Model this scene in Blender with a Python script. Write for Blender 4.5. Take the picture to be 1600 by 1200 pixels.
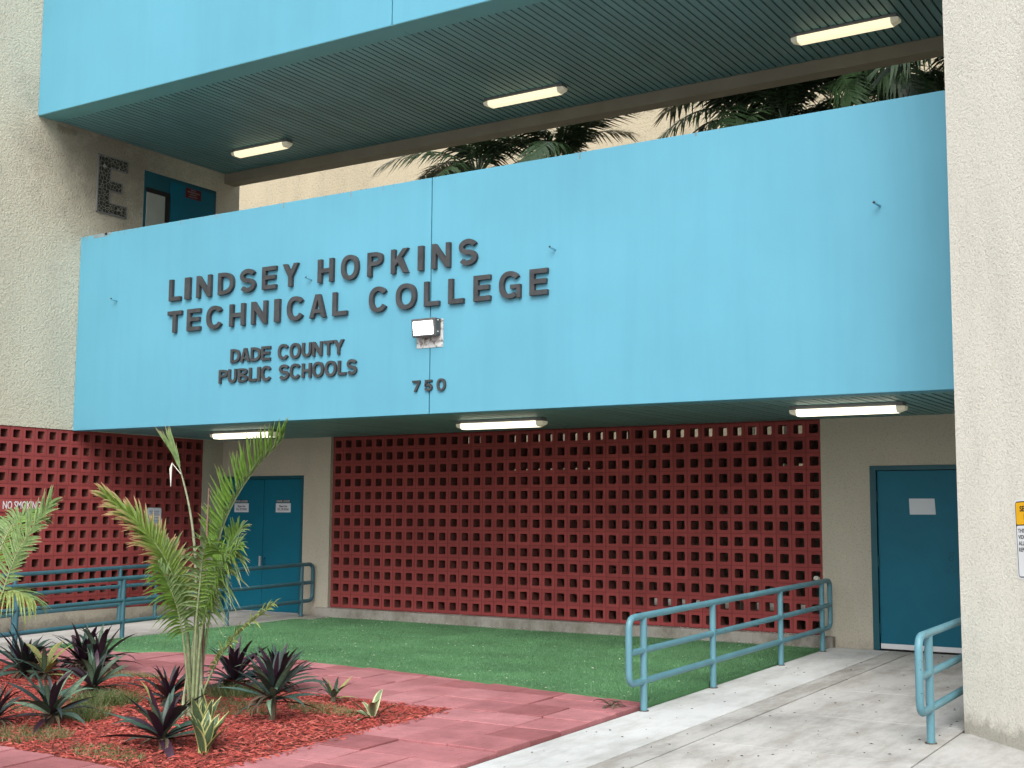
import bpy, bmesh, math, random
import numpy as np
from mathutils import Vector, Matrix
rad = math.radians
random.seed(7)
S = bpy.context.scene
for o in list(bpy.data.objects):
    bpy.data.objects.remove(o, do_unlink=True)
COL = S.collection

# ------------------------------------------------------------------ camera
H = 1.78                                   # camera height; z_rel + H = z
cam = bpy.data.cameras.new('camera')
cam.sensor_width = 36.0
cam.lens = 1972.19 / 1600 * 36
cam.clip_start = 0.05
cam.clip_end = 2000
cam_o = bpy.data.objects.new('camera', cam)
COL.objects.link(cam_o)
_R = Vector((0.84399545, 0.53630838, 0.00670785))
_U = Vector((0.05082675, -0.09242439, 0.99442163))
_F = Vector((-0.53393662, 0.83894639, 0.10526458))
cam_o.matrix_world = Matrix(((_R.x, _U.x, -_F.x, 0), (_R.y, _U.y, -_F.y, 0), (_R.z, _U.z, -_F.z, H), (0, 0, 0, 1)))
S.camera = cam_o
S.render.resolution_x = 1024
S.render.resolution_y = 768

# ------------------------------------------------------------------ world, sun, exposure
SUN_EL, SUN_AZ = 46.0, 156.0               # soft sun behind the camera (azimuth clockwise from +Y)
W = bpy.data.worlds.new('World')
S.world = W
W.use_nodes = True
wn = W.node_tree
for n in list(wn.nodes):
    wn.nodes.remove(n)
w_out = wn.nodes.new('ShaderNodeOutputWorld')
w_bg = wn.nodes.new('ShaderNodeBackground')
w_hs = wn.nodes.new('ShaderNodeHueSaturation')
w_sky = wn.nodes.new('ShaderNodeTexSky')
w_sky.sky_type = 'NISHITA'
w_sky.sun_disc = False
w_sky.sun_elevation = rad(SUN_EL)
w_sky.sun_rotation = rad(SUN_AZ)
w_sky.air_density = 1.0
w_sky.dust_density = 4.0
w_sky.ozone_density = 1.0
w_hs.inputs['Saturation'].default_value = 0.28
w_bg.inputs['Strength'].default_value = 0.15
wn.links.new(w_sky.outputs[0], w_hs.inputs['Color'])
wn.links.new(w_hs.outputs[0], w_bg.inputs['Color'])
wn.links.new(w_bg.outputs[0], w_out.inputs['Surface'])
sun = bpy.data.lights.new('sun', 'SUN')
sun.energy = 1.0
sun.angle = rad(38)
sun.color = (1.0, 0.96, 0.9)
sun_o = bpy.data.objects.new('sun', sun)
COL.objects.link(sun_o)
_az, _el = rad(SUN_AZ), rad(SUN_EL)
_sd = Vector((math.sin(_az) * math.cos(_el), math.cos(_az) * math.cos(_el), math.sin(_el)))
sun_o.rotation_euler = (-_sd).to_track_quat('-Z', 'Y').to_euler()
sun_o.location = (0, -5, 30)
S.view_settings.view_transform = 'Standard'
S.view_settings.look = 'None'
S.view_settings.gamma = 1.0
S.view_settings.use_curve_mapping = False
S.view_settings.exposure = 0.75

# ------------------------------------------------------------------ materials
def nt(name):
    m = bpy.data.materials.new(name)
    m.use_nodes = True
    t = m.node_tree
    b = t.nodes['Principled BSDF']
    return m, t, b

def lnk(t, a, b):
    t.links.new(a, b)

def ramp(t, fac, stops):
    r = t.nodes.new('ShaderNodeValToRGB')
    cr = r.color_ramp
    while len(cr.elements) < len(stops):
        cr.elements.new(0.5)
    for e, (p, c) in zip(cr.elements, stops):
        e.position = p
        e.color = (c[0], c[1], c[2], 1) if len(c) == 3 else c
    lnk(t, fac, r.inputs['Fac'])
    return r.outputs['Color']

def noise(t, vec, scale, detail=4, rough=0.55, dist=0.0):
    n = t.nodes.new('ShaderNodeTexNoise')
    n.inputs['Scale'].default_value = scale
    n.inputs['Detail'].default_value = detail
    n.inputs['Roughness'].default_value = rough
    n.inputs['Distortion'].default_value = dist
    if vec is not None:
        lnk(t, vec, n.inputs['Vector'])
    return n.outputs['Fac']

def mix(t, fac, a, b, mode='MIX'):
    m = t.nodes.new('ShaderNodeMix')
    m.data_type = 'RGBA'
    m.blend_type = mode
    for k, v in ((0, fac), (6, a), (7, b)):
        if isinstance(v, (int, float)):
            m.inputs[k].default_value = v
        elif isinstance(v, tuple):
            m.inputs[k].default_value = (v[0], v[1], v[2], 1)
        else:
            lnk(t, v, m.inputs[k])
    return m.outputs[2]

def math_n(t, op, a, b=None):
    m = t.nodes.new('ShaderNodeMath')
    m.operation = op
    for k, v in ((0, a), (1, b)):
        if v is None:
            continue
        if isinstance(v, (int, float)):
            m.inputs[k].default_value = v
        else:
            lnk(t, v, m.inputs[k])
    return m.outputs[0]

def coords(t, kind='Object', scale=None):
    c = t.nodes.new('ShaderNodeTexCoord').outputs[kind]
    if scale is not None:
        mp = t.nodes.new('ShaderNodeMapping')
        mp.inputs['Scale'].default_value = scale
        lnk(t, c, mp.inputs['Vector'])
        c = mp.outputs[0]
    return c

def wpos(t, scale=None):
    g = t.nodes.new('ShaderNodeNewGeometry').outputs['Position']
    if scale is not None:
        mp = t.nodes.new('ShaderNodeMapping')
        mp.inputs['Scale'].default_value = scale
        lnk(t, g, mp.inputs['Vector'])
        g = mp.outputs[0]
    return g

def bump(t, b, h, strength, dist, prev=None):
    n = t.nodes.new('ShaderNodeBump')
    n.inputs['Strength'].default_value = strength
    n.inputs['Distance'].default_value = dist
    lnk(t, h, n.inputs['Height'])
    if prev is not None:
        lnk(t, prev, n.inputs['Normal'])
    lnk(t, n.outputs[0], b.inputs['Normal'])
    return n.outputs[0]

def col(c, k):
    return tuple(max(0, x * k) for x in c)

def paint(name, c, rough=0.5, var=0.08, scale=1.5, grain=0.0, gscale=200, spec=0.35, rnd=0.0):
    m, t, b = nt(name)
    v = wpos(t)
    cc = ramp(t, noise(t, v, scale, 5, 0.6), [(0.3, col(c, 1 - var)), (0.7, col(c, 1 + var))])
    if rnd:
        oi = t.nodes.new('ShaderNodeObjectInfo')
        k = math_n(t, 'MULTIPLY_ADD', oi.outputs['Random'], 2 * rnd)
        k.node.inputs[2].default_value = 1 - rnd
        hs = t.nodes.new('ShaderNodeHueSaturation')
        lnk(t, k, hs.inputs['Value'])
        lnk(t, cc, hs.inputs['Color'])
        cc = hs.outputs[0]
    lnk(t, cc, b.inputs['Base Color'])
    b.inputs['Roughness'].default_value = rough
    b.inputs['Specular IOR Level'].default_value = spec
    if grain:
        bump(t, b, noise(t, v, gscale, 3), grain, 0.003)
    return m

def stucco(name, c, scale=32, strength=1.0, dist=0.021, dirt=0.0):
    m, t, b = nt(name)
    v = wpos(t)
    n1 = noise(t, v, scale, 3, 0.55, 0.6)
    n2 = noise(t, v, scale * 3.1, 3, 0.6)
    vs = wpos(t, (0.9, 0.9, 0.28))
    big = noise(t, vs, 1.3, 6, 0.65)
    cc = ramp(t, big, [(0.28, col(c, 0.88)), (0.52, c), (0.75, col(c, 1.06))])
    pits = ramp(t, n1, [(0.32, (0.80, 0.79, 0.77)), (0.5, (1, 1, 1))])
    cc = mix(t, 1.0, cc, pits, 'MULTIPLY')
    spk = ramp(t, noise(t, v, 140, 2, 0.5), [(0.30, (0.55, 0.53, 0.5)), (0.38, (1, 1, 1))])
    cc = mix(t, 0.35, cc, spk, 'MULTIPLY')
    gzp = t.nodes.new('ShaderNodeSeparateXYZ')
    lnk(t, v, gzp.inputs[0])
    gr = math_n(t, 'SUBTRACT', math_n(t, 'MULTIPLY', noise(t, v, 3.5, 6, 0.7), 0.62), gzp.outputs[2])
    cc = mix(t, math_n(t, 'MULTIPLY', ramp(t, gr, [(0.0, (0, 0, 0)), (0.12, (1, 1, 1))]), 0.55), cc, (0.20, 0.185, 0.15))
    lnk(t, cc, b.inputs['Base Color'])
    b.inputs['Roughness'].default_value = 0.92
    b.inputs['Specular IOR Level'].default_value = 0.15
    h = math_n(t, 'ADD', n1, math_n(t, 'MULTIPLY', n2, 0.35))
    bump(t, b, h, strength, dist)
    return m

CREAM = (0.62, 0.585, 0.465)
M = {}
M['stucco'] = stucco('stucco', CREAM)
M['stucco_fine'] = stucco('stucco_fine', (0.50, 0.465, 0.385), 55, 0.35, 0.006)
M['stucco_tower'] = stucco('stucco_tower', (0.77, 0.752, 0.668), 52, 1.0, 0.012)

def stained_stucco():
    m = stucco('stucco_stained', CREAM)
    t = m.node_tree
    b = t.nodes['Principled BSDF']
    src = b.inputs['Base Color'].links[0].from_socket
    sx = t.nodes.new('ShaderNodeSeparateXYZ')
    lnk(t, wpos(t), sx.inputs[0])
    # a sooty damp stain spreading on the wall below the leaking end of the upper walkway
    dy = math_n(t, 'MULTIPLY', math_n(t, 'SUBTRACT', sx.outputs[1], 12.75), 0.55)
    dz = math_n(t, 'MULTIPLY', math_n(t, 'SUBTRACT', sx.outputs[2], 7.2), 0.62)
    r2 = math_n(t, 'ADD', math_n(t, 'MULTIPLY', dy, dy), math_n(t, 'MULTIPLY', dz, dz))
    d = math_n(t, 'ADD', math_n(t, 'SQRT', r2), math_n(t, 'MULTIPLY', math_n(t, 'SUBTRACT', noise(t, wpos(t), 2.2, 6, 0.68), 0.5), 1.1))
    mk = ramp(t, d, [(0.25, (1, 1, 1)), (1.0, (0, 0, 0))])
    cc = mix(t, math_n(t, 'MULTIPLY', mk, 0.72), src, (0.17, 0.155, 0.12))
    lnk(t, cc, b.inputs['Base Color'])
    return m
M['stucco_stained'] = stained_stucco()

def blue_paint():
    m, t, b = nt('sky_blue_paint')
    c = (0.108, 0.345, 0.468)
    v = wpos(t)
    cc = ramp(t, noise(t, v, 0.5, 5, 0.55), [(0.3, col(c, 0.94)), (0.7, col(c, 1.05))])
    st = noise(t, wpos(t, (3.0, 3.0, 0.22)), 1.6, 6, 0.7)
    cc = mix(t, 0.20, cc, ramp(t, st, [(0.36, (0.80, 0.84, 0.86)), (0.56, (1, 1, 1))]), 'MULTIPLY')
    fl = noise(t, v, 9, 6, 0.75)
    cc = mix(t, ramp(t, fl, [(0.735, (0, 0, 0)), (0.755, (1, 1, 1))]), cc, (0.085, 0.24, 0.33))
    lnk(t, cc, b.inputs['Base Color'])
    b.inputs['Roughness'].default_value = 0.55
    b.inputs['Specular IOR Level'].default_value = 0.3
    bump(t, b, noise(t, v, 120, 4, 0.6), 0.12, 0.003)
    return m
M['blue'] = blue_paint()
M['chip_grey'] = paint('bare_render', (0.20, 0.26, 0.28), 0.9, 0.2, 6)
M['soffit'] = paint('soffit_teal', (0.135, 0.295, 0.308), 0.5, 0.10, 1.2, spec=0.5, rnd=0.07)
M['trim'] = paint('soffit_trim_teal', (0.135, 0.340, 0.345), 0.55, 0.08, 1.0)
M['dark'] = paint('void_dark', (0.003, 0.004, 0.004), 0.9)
M['beam'] = paint('beam_beige', (0.28, 0.25, 0.19), 0.8, 0.12, 2)
M['door'] = paint('door_teal', (0.003, 0.126, 0.198), 0.5, 0.10, 1.1, 0.05, 60, 0.25)
M['frame'] = paint('frame_teal', (0.008, 0.085, 0.115), 0.45, 0.12, 3)
M['rail'] = None
M['letter'] = paint('letter_bronze', (0.048, 0.052, 0.056), 0.6, 0.3, 6, 0.15, 150, 0.3)
M['white'] = paint('white_enamel', (0.72, 0.74, 0.76), 0.4, 0.04, 4)
M['paper'] = paint('paper', (0.62, 0.66, 0.72), 0.7, 0.03, 4)
M['sign_blue'] = paint('sign_blue_ink', (0.05, 0.16, 0.32), 0.5)
M['sign_black'] = paint('sign_black_ink', (0.012, 0.010, 0.012), 0.5)
M['sign_yellow'] = paint('sign_amber', (0.78, 0.42, 0.012), 0.45, 0.05, 8)
M['sign_red'] = paint('sign_red', (0.10, 0.006, 0.014), 0.5)
M['sign_plate'] = paint('sign_plate_red', (0.33, 0.062, 0.060), 0.6)
M['grey'] = paint('fixture_grey', (0.17, 0.175, 0.18), 0.5, 0.1, 8)
M['flood_body'] = paint('flood_body_grey', (0.085, 0.085, 0.085), 0.5, 0.2, 8)
M['metal'] = paint('steel', (0.45, 0.46, 0.47), 0.35)
M['kerb'] = None

def rail_paint(name='rail_teal_paint', c=(0.098, 0.240, 0.295)):
    m, t, b = nt(name)
    v = wpos(t)
    cc = ramp(t, noise(t, v, 3, 5, 0.6), [(0.3, col(c, 0.85)), (0.7, col(c, 1.12))])
    ch = ramp(t, noise(t, wpos(t, (1, 0.45, 1)), 30, 6, 0.75), [(0.635, (0, 0, 0)), (0.66, (1, 1, 1))])
    cc = mix(t, ch, cc, (0.03, 0.045, 0.05))
    lnk(t, cc, b.inputs['Base Color'])
    b.inputs['Roughness'].default_value = 0.42
    bump(t, b, noise(t, v, 60, 3), 0.1, 0.003)
    return m
M['rail'] = rail_paint()
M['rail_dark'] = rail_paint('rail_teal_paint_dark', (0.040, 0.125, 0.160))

def block_paint():
    m, t, b = nt('block_red_paint')
    v = wpos(t)
    oi = t.nodes.new('ShaderNodeObjectInfo').outputs['Random']
    c = (0.300, 0.060, 0.058)
    cc = ramp(t, noise(t, v, 1.7, 5, 0.65), [(0.3, col(c, 0.84)), (0.7, col(c, 1.1))])
    hs = t.nodes.new('ShaderNodeHueSaturation')
    k = math_n(t, 'MULTIPLY_ADD', oi, 0.22)
    k.node.inputs[2].default_value = 0.89
    lnk(t, k, hs.inputs['Value'])
    lnk(t, cc, hs.inputs['Color'])
    cc = hs.outputs[0]
    w = ramp(t, noise(t, v, 22, 6, 0.7), [(0.69, (0, 0, 0)), (0.74, (1, 1, 1))])
    cc = mix(t, math_n(t, 'MULTIPLY', w, 0.35), cc, (0.42, 0.16, 0.14))
    lnk(t, cc, b.inputs['Base Color'])
    b.inputs['Roughness'].default_value = 0.78
    b.inputs['Specular IOR Level'].default_value = 0.2
    bump(t, b, noise(t, v, 90, 5, 0.65), 0.35, 0.004)
    return m
M['block'] = block_paint()
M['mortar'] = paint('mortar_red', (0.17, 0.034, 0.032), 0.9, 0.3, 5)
M['block_in'] = paint('block_inner_face', (0.150, 0.046, 0.038), 0.9, 0.35, 6)  # unpainted hole faces, coloured darker still for the weak light inside the holes

def concrete(name, c, tint=(1, 1, 1), dirt=0.3, rnd=0.05):
    m, t, b = nt(name)
    v = wpos(t)
    cc = ramp(t, noise(t, v, 0.9, 7, 0.68), [(0.28, col(c, 0.74)), (0.5, c), (0.72, col(c, 1.1))])
    d = ramp(t, noise(t, wpos(t, (1.6, 0.5, 1.0)), 2.2, 8, 0.72), [(0.36, (0.62, 0.60, 0.56)), (0.56, (1, 1, 1))])
    cc = mix(t, dirt, cc, d, 'MULTIPLY')
    sp = ramp(t, noise(t, v, 130, 3, 0.6), [(0.32, (0.7, 0.69, 0.67)), (0.46, (1, 1, 1))])
    cc = mix(t, 0.5, cc, sp, 'MULTIPLY')
    oi = t.nodes.new('ShaderNodeObjectInfo').outputs['Random']
    hs = t.nodes.new('ShaderNodeHueSaturation')
    k = math_n(t, 'MULTIPLY_ADD', oi, 2 * rnd)
    k.node.inputs[2].default_value = 1 - rnd
    lnk(t, k, hs.inputs['Value'])
    lnk(t, cc, hs.inputs['Color'])
    lnk(t, hs.outputs[0], b.inputs['Base Color'])
    b.inputs['Roughness'].default_value = 0.88
    b.inputs['Specular IOR Level'].default_value = 0.2
    bump(t, b, noise(t, v, 75, 6, 0.7), 0.3, 0.004)
    return m
M['walk'] = concrete('walk_concrete', (0.47, 0.465, 0.45), dirt=0.75)
M['walk3'] = concrete('walk_concrete_grimy', (0.40, 0.395, 0.38), dirt=1.0)
M['walk2'] = concrete('walk_concrete_pale', (0.53, 0.545, 0.545), dirt=0.55)
M['kerb'] = concrete('kerb_concrete', (0.33, 0.315, 0.285), dirt=1.0)
M['base'] = concrete('ground_concrete', (0.42, 0.415, 0.40))
M['joint'] = paint('joint_dirt', (0.085, 0.072, 0.058), 0.95, 0.3, 9)

def paver_mat():
    m, t, b = nt('paver_rubber_red')
    v = coords(t)
    oi = t.nodes.new('ShaderNodeObjectInfo').outputs['Random']
    base = ramp(t, oi, [(0.0, (0.36, 0.140, 0.150)), (0.35, (0.42, 0.170, 0.182)), (0.68, (0.45, 0.195, 0.208)), (0.8, (0.30, 0.108, 0.115)), (1.0, (0.33, 0.122, 0.130))])
    cc = mix(t, 0.8, base, ramp(t, noise(t, wpos(t), 3.2, 7, 0.7), [(0.3, (0.66, 0.64, 0.64)), (0.68, (1.16, 1.16, 1.16))]), 'MULTIPLY')
    g = ramp(t, noise(t, wpos(t), 160, 3, 0.6), [(0.33, (0.6, 0.55, 0.55)), (0.47, (1, 1, 1))])
    cc = mix(t, 0.6, cc, g, 'MULTIPLY')
    br = t.nodes.new('ShaderNodeTexBrick')
    br.inputs['Scale'].default_value = 1.0
    br.inputs['Mortar Size'].default_value = 0.0022
    br.inputs['Mortar Smooth'].default_value = 0.3
    br.inputs['Brick Width'].default_value = 0.225
    br.inputs['Row Height'].default_value = 0.115
    mp = t.nodes.new('ShaderNodeMapping')
    mp.inputs['Location'].default_value = (0.225, 0.23, 0)
    lnk(t, v, mp.inputs['Vector'])
    lnk(t, mp.outputs[0], br.inputs['Vector'])
    brk = ramp(t, noise(t, wpos(t), 7, 4, 0.6), [(0.42, (0, 0, 0)), (0.60, (1, 1, 1))])
    mm = math_n(t, 'MULTIPLY', br.outputs['Fac'], brk)
    cc = mix(t, math_n(t, 'MULTIPLY', mm, 0.75), cc, (0.11, 0.03, 0.03))
    lnk(t, cc, b.inputs['Base Color'])
    b.inputs['Roughness'].default_value = 0.85
    b.inputs['Specular IOR Level'].default_value = 0.25
    p = bump(t, b, noise(t, wpos(t), 150, 4, 0.6), 0.4, 0.004)
    q = bump(t, b, math_n(t, 'SUBTRACT', 1.0, mm), 0.6, 0.004, p)
    return m
M['paver'] = paver_mat()

def turf_mat():
    m, t, b = nt('turf_green')
    v = wpos(t)
    c = (0.065, 0.170, 0.072)
    cc = ramp(t, noise(t, wpos(t, (0.6, 1.6, 1)), 1.1, 6, 0.6), [(0.3, col(c, 0.75)), (0.7, col(c, 1.25))])
    cc = mix(t, 0.5, cc, ramp(t, noise(t, v, 85, 3, 0.6), [(0.3, (0.5, 0.5, 0.5)), (0.6, (1.25, 1.25, 1.2))]), 'MULTIPLY')
    lnk(t, cc, b.inputs['Base Color'])
    b.inputs['Roughness'].default_value = 0.7
    b.inputs['Specular IOR Level'].default_value = 0.25
    bump(t, b, noise(t, v, 120, 3), 0.6, 0.01)
    return m
M['turf'] = turf_mat()
M['soil'] = paint('mulch_soil', (0.17, 0.045, 0.032), 0.95, 0.35, 8, 0.6, 60)
for i, c in enumerate([(0.36, 0.064, 0.050), (0.27, 0.045, 0.036), (0.44, 0.115, 0.090), (0.18, 0.034, 0.027)]):
    M['chip%d' % i] = paint('bark_chip_%d' % i, c, 0.85, 0.25, 14)

def leaf_mat(name, c, edge=None, rough=0.42, var=0.3, rnd=0.18, trans=0.12, tip=None, spec=0.45):
    m, t, b = nt(name)
    at = t.nodes.new('ShaderNodeUVMap').outputs[0]
    sx = t.nodes.new('ShaderNodeSeparateXYZ')
    lnk(t, at, sx.inputs[0])
    v = coords(t)
    cc = ramp(t, noise(t, v, 22, 4, 0.6), [(0.3, col(c, 1 - var)), (0.7, col(c, 1 + var))])
    if tip is not None:
        cc = mix(t, ramp(t, sx.outputs[0], [(tip[0], (0, 0, 0)), (tip[1], (1, 1, 1))]), cc, tip[2])
    if edge is not None:
        d = math_n(t, 'ABSOLUTE', math_n(t, 'SUBTRACT', sx.outputs[1], 0.5))
        cc = mix(t, ramp(t, d, [(edge[0], (0, 0, 0)), (edge[0] + 0.06, (1, 1, 1))]), cc, edge[1])
    oi = t.nodes.new('ShaderNodeObjectInfo').outputs['Random']
    k = math_n(t, 'MULTIPLY_ADD', oi, 2 * rnd)
    k.node.inputs[2].default_value = 1 - rnd
    hs = t.nodes.new('ShaderNodeHueSaturation')
    lnk(t, k, hs.inputs['Value'])
    lnk(t, cc, hs.inputs['Color'])
    lnk(t, hs.outputs[0], b.inputs['Base Color'])
    b.inputs['Roughness'].default_value = rough
    b.inputs['Specular IOR Level'].default_value = spec
    if trans:
        b.inputs['Transmission Weight'].default_value = 0.0
        tr = t.nodes.new('ShaderNodeBsdfTranslucent')
        lnk(t, hs.outputs[0], tr.inputs['Color'])
        ms = t.nodes.new('ShaderNodeMixShader')
        ms.inputs[0].default_value = trans
        lnk(t, b.outputs[0], ms.inputs[1])
        lnk(t, tr.outputs[0], ms.inputs[2])
        out = [n for n in t.nodes if n.type == 'OUTPUT_MATERIAL'][0]
        lnk(t, ms.outputs[0], out.inputs['Surface'])
    return m
M['rh_top'] = leaf_mat('oyster_leaf_green', (0.058, 0.104, 0.080), edge=(0.40, (0.024, 0.032, 0.032)), rnd=0.3)
M['rh_pale'] = leaf_mat('oyster_leaf_pale', (0.125, 0.190, 0.125), edge=(0.34, (0.050, 0.100, 0.065)), rnd=0.25)
M['rh_bot'] = leaf_mat('oyster_leaf_purple', (0.036, 0.014, 0.027), trans=0.04, rnd=0.3)
M['rh_dark'] = leaf_mat('oyster_leaf_dark', (0.036, 0.052, 0.050), rnd=0.3)
M['rh_yel'] = leaf_mat('oyster_leaf_yellowing', (0.30, 0.30, 0.10), rnd=0.2)
M['rh_dry'] = leaf_mat('oyster_leaf_dry', (0.115, 0.090, 0.060), rnd=0.45, rough=0.8)
M['sans'] = leaf_mat('snake_leaf', (0.080, 0.130, 0.065), edge=(0.33, (0.50, 0.50, 0.20)), rnd=0.15)
M['vari'] = leaf_mat('variegated_leaf', (0.19, 0.25, 0.13), edge=(0.28, (0.55, 0.55, 0.33)), rnd=0.15)
M['palm_a'] = leaf_mat('palm_leaflet_green', (0.150, 0.270, 0.045), rnd=0.12, trans=0.3, tip=(0.85, 1.0, (0.42, 0.36, 0.18)))
M['palm_b'] = leaf_mat('palm_leaflet_silver', (0.190, 0.290, 0.105), rnd=0.12, trans=0.25, tip=(0.8, 1.0, (0.45, 0.36, 0.22)))
M['palm_t'] = leaf_mat('palm_leaflet_scorched', (0.165, 0.250, 0.045), rnd=0.1, trans=0.25, tip=(0.45, 0.95, (0.46, 0.30, 0.16)))
M['palm_y'] = leaf_mat('palm_leaflet_yellowgreen', (0.27, 0.34, 0.105), rnd=0.1, trans=0.3)
M['petiole'] = leaf_mat('palm_stalk', (0.23, 0.28, 0.145), rnd=0.1, trans=0)
M['sheath'] = leaf_mat('palm_sheath', (0.26, 0.29, 0.18), rnd=0.1, trans=0, rough=0.7)
M['palm_far'] = leaf_mat('court_palm_leaflet', (0.028, 0.055, 0.022), rnd=0.25, trans=0.1, rough=0.35)
M['trunk'] = paint('palm_trunk_grey', (0.20, 0.185, 0.155), 0.9, 0.3, 5, 0.4, 30)
M['twig'] = paint('dry_stick', (0.22, 0.12, 0.10), 0.8, 0.2, 9)
M['grass'] = leaf_mat('weed_grass', (0.080, 0.150, 0.040), rnd=0.2, trans=0.2)
M['grass_dry'] = leaf_mat('weed_grass_dry', (0.25, 0.22, 0.105), rnd=0.2, trans=0.2)
M['petal'] = paint('fallen_petal', (0.70, 0.70, 0.62), 0.7)
M['speck'] = paint('leaf_litter', (0.040, 0.032, 0.026), 0.9, 0.3, 20)

def emit(name, c, s, mixw=0.0):
    m, t, b = nt(name)
    b.inputs['Base Color'].default_value = (0.8, 0.8, 0.75, 1)
    b.inputs['Roughness'].default_value = 0.3
    b.inputs['Emission Color'].default_value = (c[0], c[1], c[2], 1)
    b.inputs['Emission Strength'].default_value = s
    return m
M['tube_up'] = emit('lamp_tube_warm', (1.0, 0.86, 0.54), 0.62)
M['tube_low'] = emit('lamp_tube_white', (1.0, 0.92, 0.70), 1.5)
M['lens_dim'] = emit('lamp_lens_edge', (0.9, 0.78, 0.46), 0.10)
M['flood'] = emit('flood_lens', (0.95, 1.0, 1.0), 5.0)
M['pane'] = paint('door_glass', (0.34, 0.37, 0.34), 0.12, 0.08, 2, spec=0.6)

def plate_mat():
    m, t, b = nt('peeling_white_plate')
    v = wpos(t)
    cc = ramp(t, noise(t, v, 22, 5, 0.7), [(0.40, (0.16, 0.13, 0.11)), (0.52, (0.55, 0.57, 0.57))])
    lnk(t, cc, b.inputs['Base Color'])
    b.inputs['Roughness'].default_value = 0.7
    return m
M['plate'] = plate_mat()

def mosaic_mat():
    m, t, b = nt('broken_tile_mosaic')
    v = wpos(t)
    vo = t.nodes.new('ShaderNodeTexVoronoi')
    vo.feature = 'DISTANCE_TO_EDGE'
    vo.inputs['Scale'].default_value = 17
    lnk(t, v, vo.inputs['Vector'])
    vc = t.nodes.new('ShaderNodeTexVoronoi')
    vc.inputs['Scale'].default_value = 17
    lnk(t, v, vc.inputs['Vector'])
    tile = ramp(t, vc.outputs['Color'], [(0.0, (0.006, 0.008, 0.008)), (0.86, (0.022, 0.024, 0.022)), (0.90, (0.30, 0.33, 0.31))])
    fac = ramp(t, vo.outputs['Distance'], [(0.028, (1, 1, 1)), (0.05, (0, 0, 0))])
    cc = mix(t, fac, tile, (0.26, 0.26, 0.21))
    lnk(t, cc, b.inputs['Base Color'])
    b.inputs['Roughness'].default_value = 0.35
    bump(t, b, math_n(t, 'MINIMUM', vo.outputs['Distance'], 0.1), 0.6, 0.02)
    return m
M['mosaic'] = mosaic_mat()

# ------------------------------------------------------------------ mesh helpers
POS = {}

def reg(o, parent):
    COL.objects.link(o)
    if parent is not None:
        o.parent = parent
        POS[o.name] = POS.get(parent.name, Vector((0, 0, 0))) + Vector(o.location)
    else:
        POS[o.name] = Vector(o.location)
    return o

def tag(o, label=None, cat=None, group=None, kind=None):
    if label:
        o['label'] = label
    if cat:
        o['category'] = cat
    if group:
        o['group'] = group
    if kind:
        o['kind'] = kind
    return o

def thing(name, label, cat, loc=(0, 0, 0), group=None, rz=0.0):
    o = bpy.data.objects.new(name, None)
    o.empty_display_size = 0.2
    o.location = loc
    o.rotation_euler = (0, 0, rz)
    reg(o, None)
    return tag(o, label, cat, group)

def mesh(name, v, f, mats, fm=None, smooth=False, uv=None):
    me = bpy.data.meshes.new(name)
    me.from_pydata([tuple(x) for x in v], [], f)
    for m in (mats if isinstance(mats, (list, tuple)) else [mats]):
        me.materials.append(m)
    if fm is not None:
        me.polygons.foreach_set('material_index', fm)
    if smooth:
        me.polygons.foreach_set('use_smooth', [True] * len(f))
    if uv is not None:
        ul = me.uv_layers.new(name='UVMap')
        li = np.empty(len(me.loops), dtype=np.int32)
        me.loops.foreach_get('vertex_index', li)
        ul.data.foreach_set('uv', np.asarray(uv, dtype=np.float32)[li].ravel())
    me.update()
    return me

def obj(name, me, parent=None, loc=(0, 0, 0), rot=(0, 0, 0), scale=(1, 1, 1)):
    o = bpy.data.objects.new(name, me)
    o.location = loc
    o.rotation_euler = rot
    o.scale = scale
    return reg(o, parent)

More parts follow.
